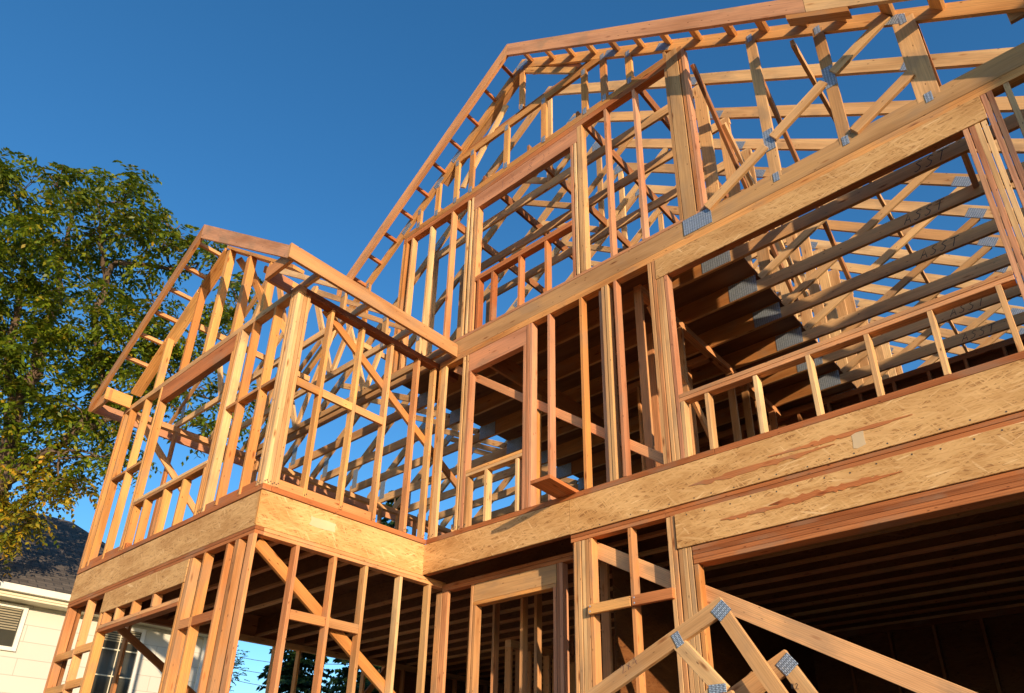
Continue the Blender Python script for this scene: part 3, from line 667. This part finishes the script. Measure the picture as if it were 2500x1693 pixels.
# right-hand webs of the gable truss
gstud(-1.75, 2.56, f(-1.75) - v + 0.03)
for x, wd in ((4.40, 0.10), (5.02, 0.10), (5.68, 0.17)): gstud(x, 2.50, f(x) - v + 0.04, wd, 'spf')
beam('web', G, (3.72, -0.01, 2.56), (4.36, -0.01, 2.92), 0.036, 0.10, 'spf'); beam('web', G, (4.44, -0.01, 2.97), (4.97, -0.01, 3.28), 0.036, 0.10, 'spf'); beam('web', G, (5.06, -0.01, 3.33), (5.58, -0.01, 3.62), 0.036, 0.10, 'spf')
beam('web', G, (5.10, -0.01, 2.55), (5.62, -0.01, 2.84), 0.036, 0.10, 'spf')
conn(G, 4.40, 2.98, -0.003, 0.10, 0.26); conn(G, 5.02, 3.32, -0.003, 0.10, 0.26); conn(G, 3.60, 2.47, -0.003, 0.30, 0.19)
# attic window wall
W = wall('wall_plates', 'x', -0.98, 3.66, 0.0, 4.84, 4.922, 'red')
hblock(W, -1.0, 3.66, 2.562, 2.60, 'pink', 'sole_plate')
for x in (-0.985, -0.935): stud(W, x, 2.60, 4.92, 'gold')
for x, c in ((-0.80, 'fir'), (-0.415, 'spf'), (0.03, 'fir'), (0.345, 'spf')): stud(W, x, 2.60, 4.84, c)
stud(W, 0.425, 2.60, 4.84, 'spf'); stud(W, 0.485, 2.60, 4.60, 'fir', 'trimmer_stud'); stud(W, 0.525, 2.60, 4.60, 'fir', 'trimmer_stud')
h_ = hblock(W, 0.465, 2.20, 4.60, 4.838, 'pink', 'header', 0.08, 0.002)
strokes('handwriting', h_, word('13-8 )', 1.3), (0.95, 0.0018, 4.655), (1, 0, 0), (0.15, 0, 1), (0, -1, 0), 0.12, 'pencil', 0.002)
for x, c, n, z in ((2.095, 'pink', 'trimmer_stud', 4.60), (2.145, 'spf', 'trimmer_stud', 4.60), (2.20, 'spf', 'stud', 4.84), (2.24, 'spf', 'stud', 4.84), (2.59, 'pink', 'stud', 4.84), (2.99, 'pink', 'stud', 4.84)): stud(W, x, 2.60, z, c, n)
hblock(W, 0.565, 2.094, 3.345, 3.383, 'red', 'sill'); hblock(W, 0.565, 2.094, 3.385, 3.423, 'red', 'sill')
for x in (0.60, 0.84, 1.285, 1.69): stud(W, x, 2.60, 3.344, 'red', 'cripple_stud')
stud(W, 3.42, 2.60, 5.14, 'spf'); box('post', W, (3.462, 3.60), (-0.003, 0.085), (2.56, 5.05), 'spf'); stud(W, 3.61, 2.60, 4.98, 'fir'); stud(W, 3.652, 2.58, 4.96, 'pink')

# fly rafters, the ladder of lookouts and the scab board
FZ = 6.90; FY = -0.32
for x0, x1, c in ((-2.05, AX - 0.002, 'fir'), (AX + 0.002, 5.02, 'pink'), (5.024, 7.1, 'spf')):
    rake('fly_rafter', H, x0, x1, (AX, FZ), S, 0.184, FY, FY + T, c)
rake('scab_board', H, 4.85, 5.35, (AX, FZ), S, 0.05, FY + 0.0, FY + 0.09, 'gold', -0.235)
box('scab_board', H, (6.335, 7.1), (0.041, 0.079), (2.87, 3.05), 'spf')
def lookout(x, apex, s, y0, y1, mat, dz=0.0, top='lookout', size=0.13):
    sg = -1 if x > apex[0] else 1; n = Vector((-s, 0, 1) if sg < 0 else (-0.25, 0, 1)).normalized()
    z = apex[1] - s * abs(x - apex[0]) + dz; c = Vector((x, 0, z)) - n * (size / 2 + 0.003)
    return beam(top, H, (c.x, y0, c.z), (c.x, y1, c.z), T, size, mat, n)
for x in (1.10, 0.78, 0.45, 0.12, -0.20, -0.53, -0.85, -1.18, -1.50, -1.83): lookout(x, (AX, FZ), S, FY + T, -0.0015, 'red', size=0.07)
for x in (1.42, 1.80, 2.14, 2.47, 2.80, 3.14, 3.48, 3.83, 4.20, 4.52, 4.88, 5.21, 5.56, 5.9): lookout(x, (AX, FZ), S, FY + T, -0.0015, 'gold')

# ---- bay roof
BX, BZ, BS = -2.125, 4.23, 0.725
fb = lambda x: BZ - BS * abs(x - BX)
rake('fly_rafter', H, -4.54, BX - 0.002, (BX, BZ), BS, 0.16, -2.34, -2.302, 'fir', seat=2.31)
rake('fly_rafter', H, BX + 0.002, 0.30, (BX, BZ), BS, 0.184, -2.34, -2.302, 'pink', seat=2.31)
# level returns at both eaves
for x0, x1, xe in ((-4.54, -4.0, -4.02), (-0.18, 0.29, 0)):
    box('eave_return', H, (x0, x1), (-2.301, -2.263), (2.31, 2.47), 'fir')
box('eave_return', H, (-0.19, -0.152), (-2.262, -2.002), (2.31, 2.47), 'pink')
box('eave_return', H, (-4.04, -4.002), (-2.34, -2.002), (2.31, 2.49), 'gold')
box('fascia_board', H, (0.292, 0.33), (-2.342, -0.005), (2.31, 2.49), 'fir')
box('fascia_board', H, (-4.54, -4.50), (-2.262, 8.3), (2.31, 2.47), 'pink')
for x in (-2.30, -2.60, -2.90, -3.21, -3.52, -3.84): lookout(x, (BX, BZ), BS, -2.302, -1.86, 'fir', -0.03, size=0.06)
# raked gable wall plates (laid flat) in lengths, and studs
for x0, x1 in ((-4.15, -3.40), (-3.38, -2.72), (-2.70, -2.16)):
    rake('rake_plate', H, x0, x1, (BX, BZ), BS, T, -2.0, -1.86, 'gold', -0.115)
rake('rake_plate', H, BX + 0.02, -0.22, (BX, BZ), BS, T, -2.0, -1.86, 'gold', -0.115)
for x, wd in ((-3.36, 0.05), (-2.66, 0.05), (-2.07, 0.09), (-1.42, 0.09), (-0.80, 0.06)):
    box('gable_stud', H, (x, x + wd), (-1.998, -1.91), (2.351, fb(x + (wd if x > BX else 0)) - 0.175 + (0.02 if x > BX else 0)), 'gold')
def bay_truss(y):
    y0, y1 = y - T / 2, y + T / 2
    t = box('bay_truss', H, (-4.4, 0.28), (y0, y1), (2.352, 2.441), 'spf', 0)
    rake('top_chord', t, -4.5, BX - 0.001, (BX, BZ), BS, D, y0, y1, 'spf', seat=2.45); rake('top_chord', t, BX + 0.001, 0.29, (BX, BZ), BS, D, y0, y1, 'spf', seat=2.45)
    bw = lambda a, b: beam('web', t, (a[0], y, a[1]), (b[0], y, b[1]), T - 0.003, D, 'spf', (0, 0, 1) if abs(b[0] - a[0]) > 0.05 else (1, 0, 0), 0)
    bw((-1.35, 2.45), (BX + 0.1, BZ - 0.2)); bw((-2.9, 2.45), (BX - 0.1, BZ - 0.2)); bw((-1.3, 2.45), (-0.95, fb(-0.95) - 0.12)); bw((-2.95, 2.45), (-3.3, fb(-3.3) - 0.12)); bw((-0.28, 2.45), (-0.28, fb(-0.28) - .1))
    conn(t, -0.28, 2.45, y0, 0.06, 0.16); conn(t, -0.28, fb(-0.28) - 0.08, y0, 0.06, 0.12); conn(t, -4.02, 2.56, y0, 0.1, 0.2)
    return t
bt = bay_truss(-1.28)
for dy in (0.62, 1.16): copy_part(bt, H, (0, dy, 0))
box('bay_truss', H, (-0.4, 0.29), (-1.95, -1.912), (2.352, 2.441), 'spf', 0)
beam('sway_brace', H, (-2.0, -1.85, 3.9), (-1.2, -1.3, 2.5), T, D, 'gold', (0, 0, 1)); beam('sway_brace', H, (-0.9, -1.84, 2.46), (-1.75, -1.84, 3.75), T, D, 'gold', (0, 0, 1))
beam('purlin', H, (-2.95, -1.86, 3.30), (-2.95, -0.02, 3.30), T, D, 'fir', (0, 0, 1)); beam('purlin', H, (-1.2, -1.86, 3.30), (-1.2, -0.02, 3.30), T, D, 'gold', (0, 0, 1))

# ------------------------------------------------------------------ loose things
o = beam('loose_plank', None, (1.965, -0.40, 0.083), (1.965, 0.95, 0.030), 0.235, 0.038, 'red', (0, 0, 1), 0)
tag(o, 'short wide plank pushed out through the upper wall, lying across the bottom plate', 'plank')

def small_truss(y, apex, sl, sr, zb, dep, label, extra=True, xl=None, xr=None):
    ax, az = apex; xl = ax - (az - zb) / sl; xr = ax + (az - zb) / sr
    e = empty('leaning_truss', ((xl + xr) / 2, y, zb), label, 'roof truss', 'trusses standing in front of the garage')
    vl = dep * math.sqrt(1 + sl * sl); vr = dep * math.sqrt(1 + sr * sr)
    prism('top_chord', e, [(xl, zb + 0.0), (ax, az), (ax + 0.035, az - 0.065), (ax - 0.0, az - vl * 1.0), (xl + vl / sl, zb)], y - T / 2, y + T / 2, 'spf', math.atan(sl))
    prism('top_chord', e, [(ax + 0.035, az - 0.065), (xr, zb), (xr - vr / sr, zb), (ax - 0.02, az - 0.135)], y - T / 2 - 0.001, y + T / 2 + 0.001, 'spf', -math.atan(sr))
    box('bottom_chord', e, (xl + 0.25, xr - 0.1), (y - T / 2 + 0.001, y + T / 2 - 0.001), (zb - 0.04, zb + 0.06), 'spf', 0)
    conn(e, ax + 0.005, az - 0.085, y - T / 2 - 0.001, 0.09, 0.10, -0.9)
    return e, xl, xr
def ld(e, a, b, y, wd=0.09): return beam('web', e, (a[0], y, a[1]), (b[0], y, b[1]), T - 0.004, wd, 'spf', (0, 0, 1), 0)
e, xl, xr = small_truss(-1.0, (3.90, -1.47), 0.455, 1.75, -3.30, 0.10, 'nearer of two timber trusses standing before the garage opening, its peak reaching higher')
ld(e, (3.585, -1.70), (3.86, -2.02), -1.0); ld(e, (3.87, -2.03), (4.35, -3.25), -1.0); ld(e, (3.80, -2.02), (2.2, -3.2), -1.0)
conn(e, 3.595, -1.685, -1.02, 0.055, 0.09, 0.45); conn(e, 3.83, -2.00, -1.02, 0.11, 0.05); conn(e, 3.83, -2.09, -1.02, 0.10, 0.05)
strokes('handwriting', e, word('2x4'), (3.18, -1.0195, -1.845), (0.91, 0, 0.415), (-0.415, 0, 0.91), (0, -1, 0), 0.05, 'pencil', 0.0015)
e, xl, xr = small_truss(-0.86, (4.20, -1.80), 0.5, 1.70, -3.30, 0.12, 'farther of two timber trusses before the garage opening, its lower peak showing behind the first')
for i in range(3): strokes('handwriting', e, word('#2'), (4.21 + i * 0.055, -0.8805, -2.02 - i * 0.10), (0.95, 0, -0.1), (0, 0, 1), (0, -1, 0), 0.03, 'ink', 0.0012)
ld(e, (4.02, -1.95), (3.75, -2.15), -0.86, 0.13); ld(e, (3.9, -2.2), (4.6, -3.2), -0.86)

# ------------------------------------------------------------------ house next door
N = empty('neighbour_house', (-12.6, -2.0, -3.4), 'cream shingle-sided house with dark hipped roof and white gutter beyond the tree', 'house')
box('siding_wall', N, (-15.6, -10.0), (-9.0, 2.65), (-3.5, 0.80), 'siding', 0)
ex, ez, rz, ye = -9.6, 1.06, 3.52, 3.0; rx = -13.0; ry = 0.28
def hipped(zo, name, mat, th=0.05):
    V = [(ex, -12.5, ez + zo), (ex, ye, ez + zo), (rx, ry, rz + zo), (rx, -12.5, rz + zo), (2 * rx - ex, ye, ez + zo), (2 * rx - ex, -12.5, ez + zo)]
    V2 = [(x, y, z - th) for x, y, z in V]
    F = [[0, 1, 2, 3], [1, 4, 2], [4, 5, 3, 2], [6, 9, 8, 7], [7, 8, 10], [10, 8, 9, 11], [0, 6, 7, 1], [1, 7, 10, 4], [0, 3, 9, 6], [3, 5, 11, 9]]
    return V + V2, F
V, F = hipped(0, 'roof', None)
# the slope facing the site gets its own local frame so the courses run level
sl_ = math.atan((rz - ez) / (ex - rx)); mw = Matrix.Translation((ex, 0, ez)) @ Matrix.Rotation(sl_ + math.pi, 4, 'Y') @ Matrix.Rotation(math.pi / 2, 4, 'Z')
mi = mw.inverted(); mesh('roof', [mi @ Vector(p) for p in V], F, M['shingle'], N, mw)
box('soffit', N, (-10.0, -9.62), (-9.0, 2.95), (0.80, 0.84), 'trim', 0)
box('fascia', N, (-9.64, -9.60), (-9.0, 2.98), (0.84, 1.00), 'trim', 0)
gt = box('gutter', N, (-9.598, -9.50), (-9.0, 2.98), (0.90, 1.02), 'white', 0)
def nwin(y0, y1, z0, z1, bars, blinds=0):
    wn = box('window', N, (-9.995, -9.985), (y0, y1), (z0, z1), 'glass', 0)
    for a, b, c, d in ((y0 - .07, y0, z0 - .07, z1 + .07), (y1, y1 + .07, z0 - .07, z1 + .07), (y0, y1, z1, z1 + .07), (y0, y1, z0 - .07, z0)): box('window_frame', wn, (-9.998, -9.95), (a, b), (c, d), 'white', 0)
    for z in bars: box('sash_bar', wn, (-9.985, -9.965), (y0, y1), (z - .012, z + .012), 'trim', 0)
    box('sash_bar', wn, (-9.9845, -9.97), ((y0 + y1) / 2 - .008, (y0 + y1) / 2 + .008), (z0, z1), 'trim', 0)
    for i in range(blinds): box('blind_slat', wn, (-9.9848, -9.9815), (y0 + .02, y1 - .02), (z1 - .03 - i * .045, z1 - .006 - i * .045), 'ochre', 0)
nwin(-1.75, -0.92, 0.02, 0.70, (), 9)
nwin(0.50, 1.25, -1.15, 0.66, (-0.25, 0.25, -0.7), 6)
box('corner_board', N, (-10.02, -9.97), (2.57, 2.68), (-3.5, 0.80), 'white', 0)
box('foundation', N, (-15.5, -10.05), (-8.9, 2.55), (-3.9, -3.3), 'concrete', 0)

SHADE_HOUSE = empty('neighbour_house', (18, 2.4, -3.4), 'tall plain house added out of view to the right to cast shade across the rafters', 'house')  # unseen house, added only for the shade it throws on the rafters
box('siding_wall', SHADE_HOUSE, (14.0, 22.0), (-3.6, 9.0), (-3.5, 4.46), 'siding', 0)
mesh('roof', [(13.7, -3.65, 4.5), (22.3, -3.65, 4.5), (22.3, 9.3, 4.5), (13.7, 9.3, 4.5), (18, -3.65, 4.95), (18, 9.3, 4.95)], [[0, 3, 2, 1], [0, 4, 5, 3], [1, 2, 5, 4], [0, 1, 4], [3, 5, 2]], M['shingle'], SHADE_HOUSE)
for y in (-1.5, 2.0, 5.5):
    for z in (-2.0, 1.6):
        wn = box('window', SHADE_HOUSE, (13.985, 13.995), (y, y + 1), (z, z + 1.3), 'glass', 0); box('window_frame', wn, (13.96, 13.998), (y - .08, y), (z - .08, z + 1.38), 'white', 0); box('window_frame', wn, (13.96, 13.998), (y + 1, y + 1.08), (z - .08, z + 1.38), 'white', 0)
# ------------------------------------------------------------------ trees
def tube_mesh(paths, seg=8):
    V = []; F = []
    for pts, rad in paths:
        pts = [Vector(p) for p in pts]; b0 = len(V)
        for i, p in enumerate(pts):
            d = (pts[min(i + 1, len(pts) - 1)] - pts[max(i - 1, 0)]).normalized(); u = d.orthogonal().normalized(); w_ = d.cross(u)
            for k in range(seg):
                a = 2 * math.pi * k / seg; r = rad[i] * (1 + 0.12 * math.sin(3 * a + i)); V.append(p + u * math.cos(a) * r + w_ * math.sin(a) * r)
        for i in range(len(pts) - 1):
            for k in range(seg):
                F.append([b0 + i * seg + k, b0 + i * seg + (k + 1) % seg, b0 + (i + 1) * seg + (k + 1) % seg, b0 + (i + 1) * seg + k])
        F.append([b0 + k for k in range(seg)][::-1]); F.append([b0 + (len(pts) - 1) * seg + k for k in range(seg)])
    return V, F
def smooth_path(pts, rad, n=5, jit=0.03):
    out = []; rr = []
    for i in range(len(pts) - 1):
        p0 = Vector(pts[max(i - 1, 0)]); p1 = Vector(pts[i]); p2 = Vector(pts[i + 1]); p3 = Vector(pts[min(i + 2, len(pts) - 1)])
        for k in range(n):
            t = k / n; q = 0.5 * ((2 * p1) + (p2 - p0) * t + (2 * p0 - 5 * p1 + 4 * p2 - p3) * t * t + (3 * p1 - p0 - 3 * p2 + p3) * t ** 3)
            out.append(q + Vector([random.uniform(-jit, jit) for _ in range(3)])); rr.append(rad[i] * (1 - t) + rad[i + 1] * t)
    out.append(Vector(pts[-1])); rr.append(rad[-1]); return out, rr

def fronds(blobs, density, flen=(0.26, 0.46), leaf_l=0.085, leaf_w=0.030, pairs=7, droop=0.55, clump=1):
    """pinnate leaves: each frond a drooping stalk with paired leaflets, all in one mesh"""
    def nz(a): return a / (np.linalg.norm(a, axis=-1, keepdims=True) + 1e-9)
    B = np.array(blobs); cnt = (density * B[:, 3] ** 2).astype(int) + 3; Bb = np.repeat(B, cnt, axis=0); n = len(Bb)
    if clump > 1:                                  # rosettes of fronds round each twig end
        nc = (n + clump - 1) // clump; ii = np.sort(rng.integers(0, n, nc)); dc = nz(rng.normal(size=(nc, 3)))
        cp = Bb[ii, :3] + dc * Bb[ii, 3:4] * (0.30 + 0.95 * rng.random((nc, 1)) ** 0.7)
        jj = np.repeat(np.arange(nc), clump)[:n]; p = cp[jj] + rng.normal(size=(n, 3)) * 0.05; d = nz(dc[jj] * 0.5 + rng.normal(size=(n, 3)) * 0.5)
    else:
        d = nz(rng.normal(size=(n, 3))); rr = Bb[:, 3:4] * (0.30 + 0.80 * rng.random((n, 1)) ** 0.6); p = Bb[:, :3] + d * rr * np.array((1, 1, 0.85))
    az = rng.random(n) * 6.283; out = nz(np.stack([np.cos(az), np.sin(az), rng.uniform(-0.25, 0.45, n)], 1) + d * 0.9)
    L = rng.uniform(*flen, (n, 1)); Zu = np.array((0, 0, 1.0)); side = nz(np.cross(out, Zu)); ro = rng.uniform(-.7, .7, (n, 1)); up = np.cross(side, out)
    side = side * np.cos(ro) + up * np.sin(ro); Q = []
    for k in range(pairs):
        t = (k + 1.2) / (pairs + 0.6); q = p + out * L * t - Zu * droop * L * t * t; tg = nz(out - Zu * 2 * droop * t)
        for sg in (-1, 1):
            dr = nz(side * sg * 0.9 + tg * 0.55 - Zu * 0.35 + rng.normal(size=(n, 3)) * 0.16)
            ll = leaf_l * rng.uniform(0.8, 1.2, (n, 1)) * (1 - 0.35 * t)
            wv = nz(np.cross(dr, side * 0.2 + Zu + rng.normal(size=(n, 3)) * 0.35)) * leaf_w * 0.5
            Q.append(np.stack([q, q + dr * ll * 0.4 + wv, q + dr * ll, q + dr * ll * 0.4 - wv], 1))
    return np.concatenate(Q, 0).reshape(-1, 3)
def leafmesh(name, V, mat, parent):
    n = len(V) // 4; me = bpy.data.meshes.new(name); me.vertices.add(len(V)); me.vertices.foreach_set('co', V.astype(np.float32).ravel())
    me.loops.add(n * 4); me.loops.foreach_set('vertex_index', np.arange(n * 4, dtype=np.int32)); me.polygons.add(n)
    me.polygons.foreach_set('loop_start', np.arange(0, n * 4, 4, dtype=np.int32)); me.polygons.foreach_set('loop_total', np.full(n, 4, dtype=np.int32))
    me.update(calc_edges=True); me.validate(); me.materials.append(mat)
    o = bpy.data.objects.new(name, me); C.objects.link(o); return att(o, parent)
TREE = {'limbs': [([(-10.2, -2.9, -3.7), (-10.32, -1.91, 1.77), (-9.79, -1.95, 2.76), (-9.19, -2.26, 4.24), (-8.86, -2.22, 4.85), (-8.74, -2.38, 5.46), (-8.44, -2.34, 6.01), (-8.13, -2.58, 6.78), (-7.78, -2.73, 7.69)], [0.26, 0.2, 0.17, 0.14, 0.11, 0.09, 0.075, 0.05, 0.02]), ([(-9.79, -1.95, 2.76), (-9.22, -1.81, 3.06), (-8.57, -1.38, 3.7), (-8.13, -1.27, 4.56), (-7.89, -1.79, 5.67), (-7.71, -1.84, 6.43), (-7.43, -1.86, 6.82), (-6.91, -1.04, 6.93), (-6.64, -0.54, 6.97), (-6.46, -0.1, 6.97)], [0.13, 0.11, 0.085, 0.07, 0.06, 0.055, 0.05, 0.035, 0.022, 0.01]), ([(-9.19, -2.26, 4.24), (-9.11, -2.65, 4.93), (-8.7, -2.9, 6.09), (-8.39, -3.26, 7.26)], [0.09, 0.08, 0.05, 0.02]), ([(-7.71, -1.84, 6.43), (-7.35, -2.2, 6.99), (-7.19, -2.51, 7.69)], [0.05, 0.035, 0.012]), ([(-6.91, -1.04, 6.93), (-6.82, -1.34, 7.28), (-6.55, -1.24, 7.71)], [0.03, 0.02, 0.008]), ([(-8.57, -1.38, 3.7), (-7.96, -0.67, 4.32), (-7.52, -0.02, 4.81), (-7.26, 0.79, 4.8)], [0.07, 0.05, 0.03, 0.01]), ([(-7.17, -1.46, 6.78), (-7.27, -1.17, 6.42), (-7.29, -0.9, 5.99)], [0.02, 0.013, 0.005]), ([(-9.79, -1.95, 2.76), (-8.31, -1.68, 3.16), (-8.29, -1.48, 2.66)], [0.05, 0.03, 0.01])], 'green': [(-7.59, -3.75, 7.6, 0.38), (-7.4, -3.35, 7.9, 0.35), (-7.76, -2.81, 8.25, 0.4), (-8.26, -3.35, 7.42, 0.5), (-7.36, -2.83, 6.95, 0.52), (-7.28, -2.34, 7.46, 0.47), (-6.85, -2.04, 7.94, 0.33), (-6.87, -2.03, 7.03, 0.42), (-6.93, -1.5, 7.86, 0.34), (-6.13, -1.26, 7.23, 0.32), (-6.74, -1.32, 7.04, 0.36), (-6.38, -0.72, 7.24, 0.22), (-8.49, -3.29, 6.51, 0.42), (-8.33, -2.74, 6.58, 0.5), (-8.07, -2.14, 6.73, 0.44), (-7.89, -1.59, 6.98, 0.34), (-6.37, -0.89, 6.82, 0.25), (-6.45, -0.51, 7.22, 0.21), (-8.98, -2.82, 5.89, 0.5), (-8.14, -2.32, 5.58, 0.46), (-7.39, -1.97, 5.61, 0.38), (-7.99, -1.13, 6.29, 0.38), (-7.02, -0.89, 5.77, 0.33), (-7.6, -1.3, 5.34, 0.43), (-8.74, -1.61, 5.39, 0.52), (-7.59, -0.69, 5.37, 0.44), (-7.08, -0.3, 5.44, 0.33), (-7.04, -0.13, 6.11, 0.27), (-8.3, -2.44, 4.69, 0.41), (-9.38, -2.66, 5.03, 0.36), (-8.0, -1.21, 4.72, 0.43), (-7.39, -0.81, 4.49, 0.39), (-7.59, -0.19, 4.95, 0.37), (-9.31, -1.74, 4.7, 0.44), (-8.84, -2.19, 3.97, 0.35), (-7.25, 0.24, 4.92, 0.34), (-6.71, 0.53, 4.57, 0.29), (-6.77, 1.0, 5.09, 0.23), (-6.26, 0.16, 6.92, 0.19), (-6.02, 0.1, 6.05, 0.21), (-9.37, -2.15, 3.48, 0.31), (-8.84, -1.78, 3.46, 0.31), (-8.5, -1.4, 3.67, 0.35), (-8.32, -1.03, 3.93, 0.32), (-8.11, -1.08, 3.24, 0.24), (-8.23, -0.53, 3.31, 0.21), (-8.14, -0.54, 3.81, 0.25), (-6.54, -0.06, 3.81, 0.24), (-6.99, 0.79, 4.05, 0.21), (-6.41, 1.16, 4.55, 0.15), (-8.58, -4.05, 7.4, 0.49), (-8.5, -3.7, 6.14, 0.54), (-9.49, -3.24, 5.51, 0.57), (-9.39, -3.02, 4.23, 0.55), (-8.79, -0.98, 4.48, 0.37), (-8.45, -1.62, 4.16, 0.35)], 'yellow': [(-8.74, -1.39, 2.9, 0.31), (-8.94, -1.85, 2.64, 0.34), (-9.05, -1.27, 2.37, 0.31), (-8.93, -1.71, 1.9, 0.36), (-8.2, -1.16, 2.47, 0.19), (-9.57, -1.92, 2.63, 0.31), (-8.86, -1.35, 3.2, 0.25), (-9.64, -2.09, 2.19, 0.41)]}
t = empty('walnut_tree', (-10.2, -2.9, -3.6), 'large broad-leaved tree with feathery leaves turning yellow, spreading above the house next door', 'tree')
P = []
for pts, rad in TREE['limbs']:
    P.append(smooth_path(pts, rad, 5, 0.02))
blobs = TREE['green']
twigs = []
joints = [Vector(q) for pts, rad in P for q in pts[3:]]
for (x, y, z, r) in blobs + TREE['yellow']:
    c = Vector((x, y, z)); q = min(joints, key=lambda j: (j - c).length + max(0, j.z - c.z) * 0.5)
    if (c - q).length < 2.2:
        mid = (c + q) / 2 + Vector((random.uniform(-.12, .12), random.uniform(-.12, .12), 0.12)); twigs.append(smooth_path([q, mid, c], [0.022, 0.014, 0.006], 4, 0.015))
        for _ in range(3):
            e2 = c + Vector([random.uniform(-r, r) * 0.8 for _ in range(3)]); twigs.append(smooth_path([mid, (mid + e2) / 2 + Vector((0, 0, 0.06)), e2], [0.010, 0.007, 0.004], 3, 0.015))
for i, q in enumerate(P):
    V, F = tube_mesh([q], 10); mesh('trunk' if i == 0 else 'branch', V, F, M['bark'], t, None, True)
V, F = tube_mesh(twigs, 5); mesh('twigs', V, F, M['bark'], t, None, True)['kind'] = 'stuff'
leafmesh('crown', fronds(blobs, 330, (0.34, 0.62), 0.15, 0.056, 7, 0.65, 9), M['leaf'], t)
leafmesh('yellow_leaves', fronds(TREE['yellow'], 300, (0.30, 0.5), 0.145, 0.055, 7, 0.7, 7), M['leaf_yellow'], t)

def conifer(loc, h, r, label, mat='needle', n=60, group='evergreens beyond the house'):
    e = empty('conifer', loc, label, 'tree', group); x, y, z = loc
    V, F = tube_mesh([smooth_path([(x, y, z), (x, y, z + h * .5), (x + .05, y, z + h)], [h * .018, h * .010, .02], 4, 0.01)], 8); mesh('trunk', V, F, M['bark'], e, None, True)
    L = []; 
    for i in range(n):
        t_ = (i + rng.random()) / n; zz = z + h * (0.10 + 0.90 * t_); R = r * (1 - t_) ** 0.8 * rng.uniform(.7, 1.1) + 0.12
        for k in range(int(5 + 9 * (1 - t_))):
            a = rng.random() * 6.283; d = np.array((math.cos(a), math.sin(a), 0)); sd = np.array((-d[1], d[0], 0)); m_ = max(4, int(R / 0.10))
            for j in range(m_):
                s_ = (j + .5) / m_ * R; p = np.array((x, y, zz)) + d * s_ + np.array((0, 0, -0.35 * s_ + 0.10 * s_ * s_ / max(R, .3)))
                for sg in (-1, 1):
                    for _ in range(3):
                        dr = d * .5 + sd * sg * rng.uniform(.3, 1) + np.array((0, 0, rng.uniform(-.9, .1))); dr /= np.linalg.norm(dr); ll = rng.uniform(.10, .22); wv = np.cross(dr, rng.normal(size=3)); wv = wv / (np.linalg.norm(wv) + 1e-6) * 0.055
                        L.append((p, p + dr * ll * .4 + wv, p + dr * ll, p + dr * ll * .4 - wv))
    leafmesh('crown', np.array(L).reshape(-1, 3), M[mat], e)
conifer((-12.9, 9.6, -4.2), 11.6, 2.3, 'tall spruce whose tip shows between the wall studs, left of the doorway')
conifer((-16.6, 9.2, -4.2), 8.6, 2.7, 'dark spruce framed by the ground-floor studs, left of two')
conifer((-15.2, 11.3, -4.2), 8.8, 2.8, 'dark spruce framed by the ground-floor studs, right of two')
e = empty('poplar_tree', (-18.3, 7.4, -4.2), 'pale green poplar seen low through the bay wall beside the open sky', 'tree')
V, F = tube_mesh([smooth_path([(-18.3, 7.4, -4.2), (-18.3, 7.5, -1), (-18.2, 7.5, 2.2)], [.14, .09, .02], 4, .02)], 8); mesh('trunk', V, F, M['bark'], e, None, True)
pb = [(-18.3 + random.uniform(-.9, .9) * (1.1 - k / 26), 7.4 + random.uniform(-.9, .9) * (1.1 - k / 26), -2.6 + k * 0.20, 0.55) for k in range(25)]
leafmesh('crown', fronds(pb, 170, (0.15, 0.3), 0.075, 0.05, 5, 0.2), M['poplar'], e)

# overhead wires behind the site
for i, (dz, lab) in enumerate(((0.0, 'lowest'), (0.72, 'middle'), (1.46, 'highest'))):
    V, F = tube_mesh([([(-70, 20 + i * .2, 11.4 + dz), (-39.4, 20 + i * .2, 4.93 + dz), (-36.4, 20 + i * .2, 4.36 + dz), (-20, 20 + i * .2, 2.4 + dz), (10, 20 + i * .2, 4.5 + dz)], [.02] * 5)], 5)
    tag(mesh('power_line', V, F, M['wire']), lab + ' of three thin overhead wires crossing the sky behind the bay', 'cable', 'overhead wires')
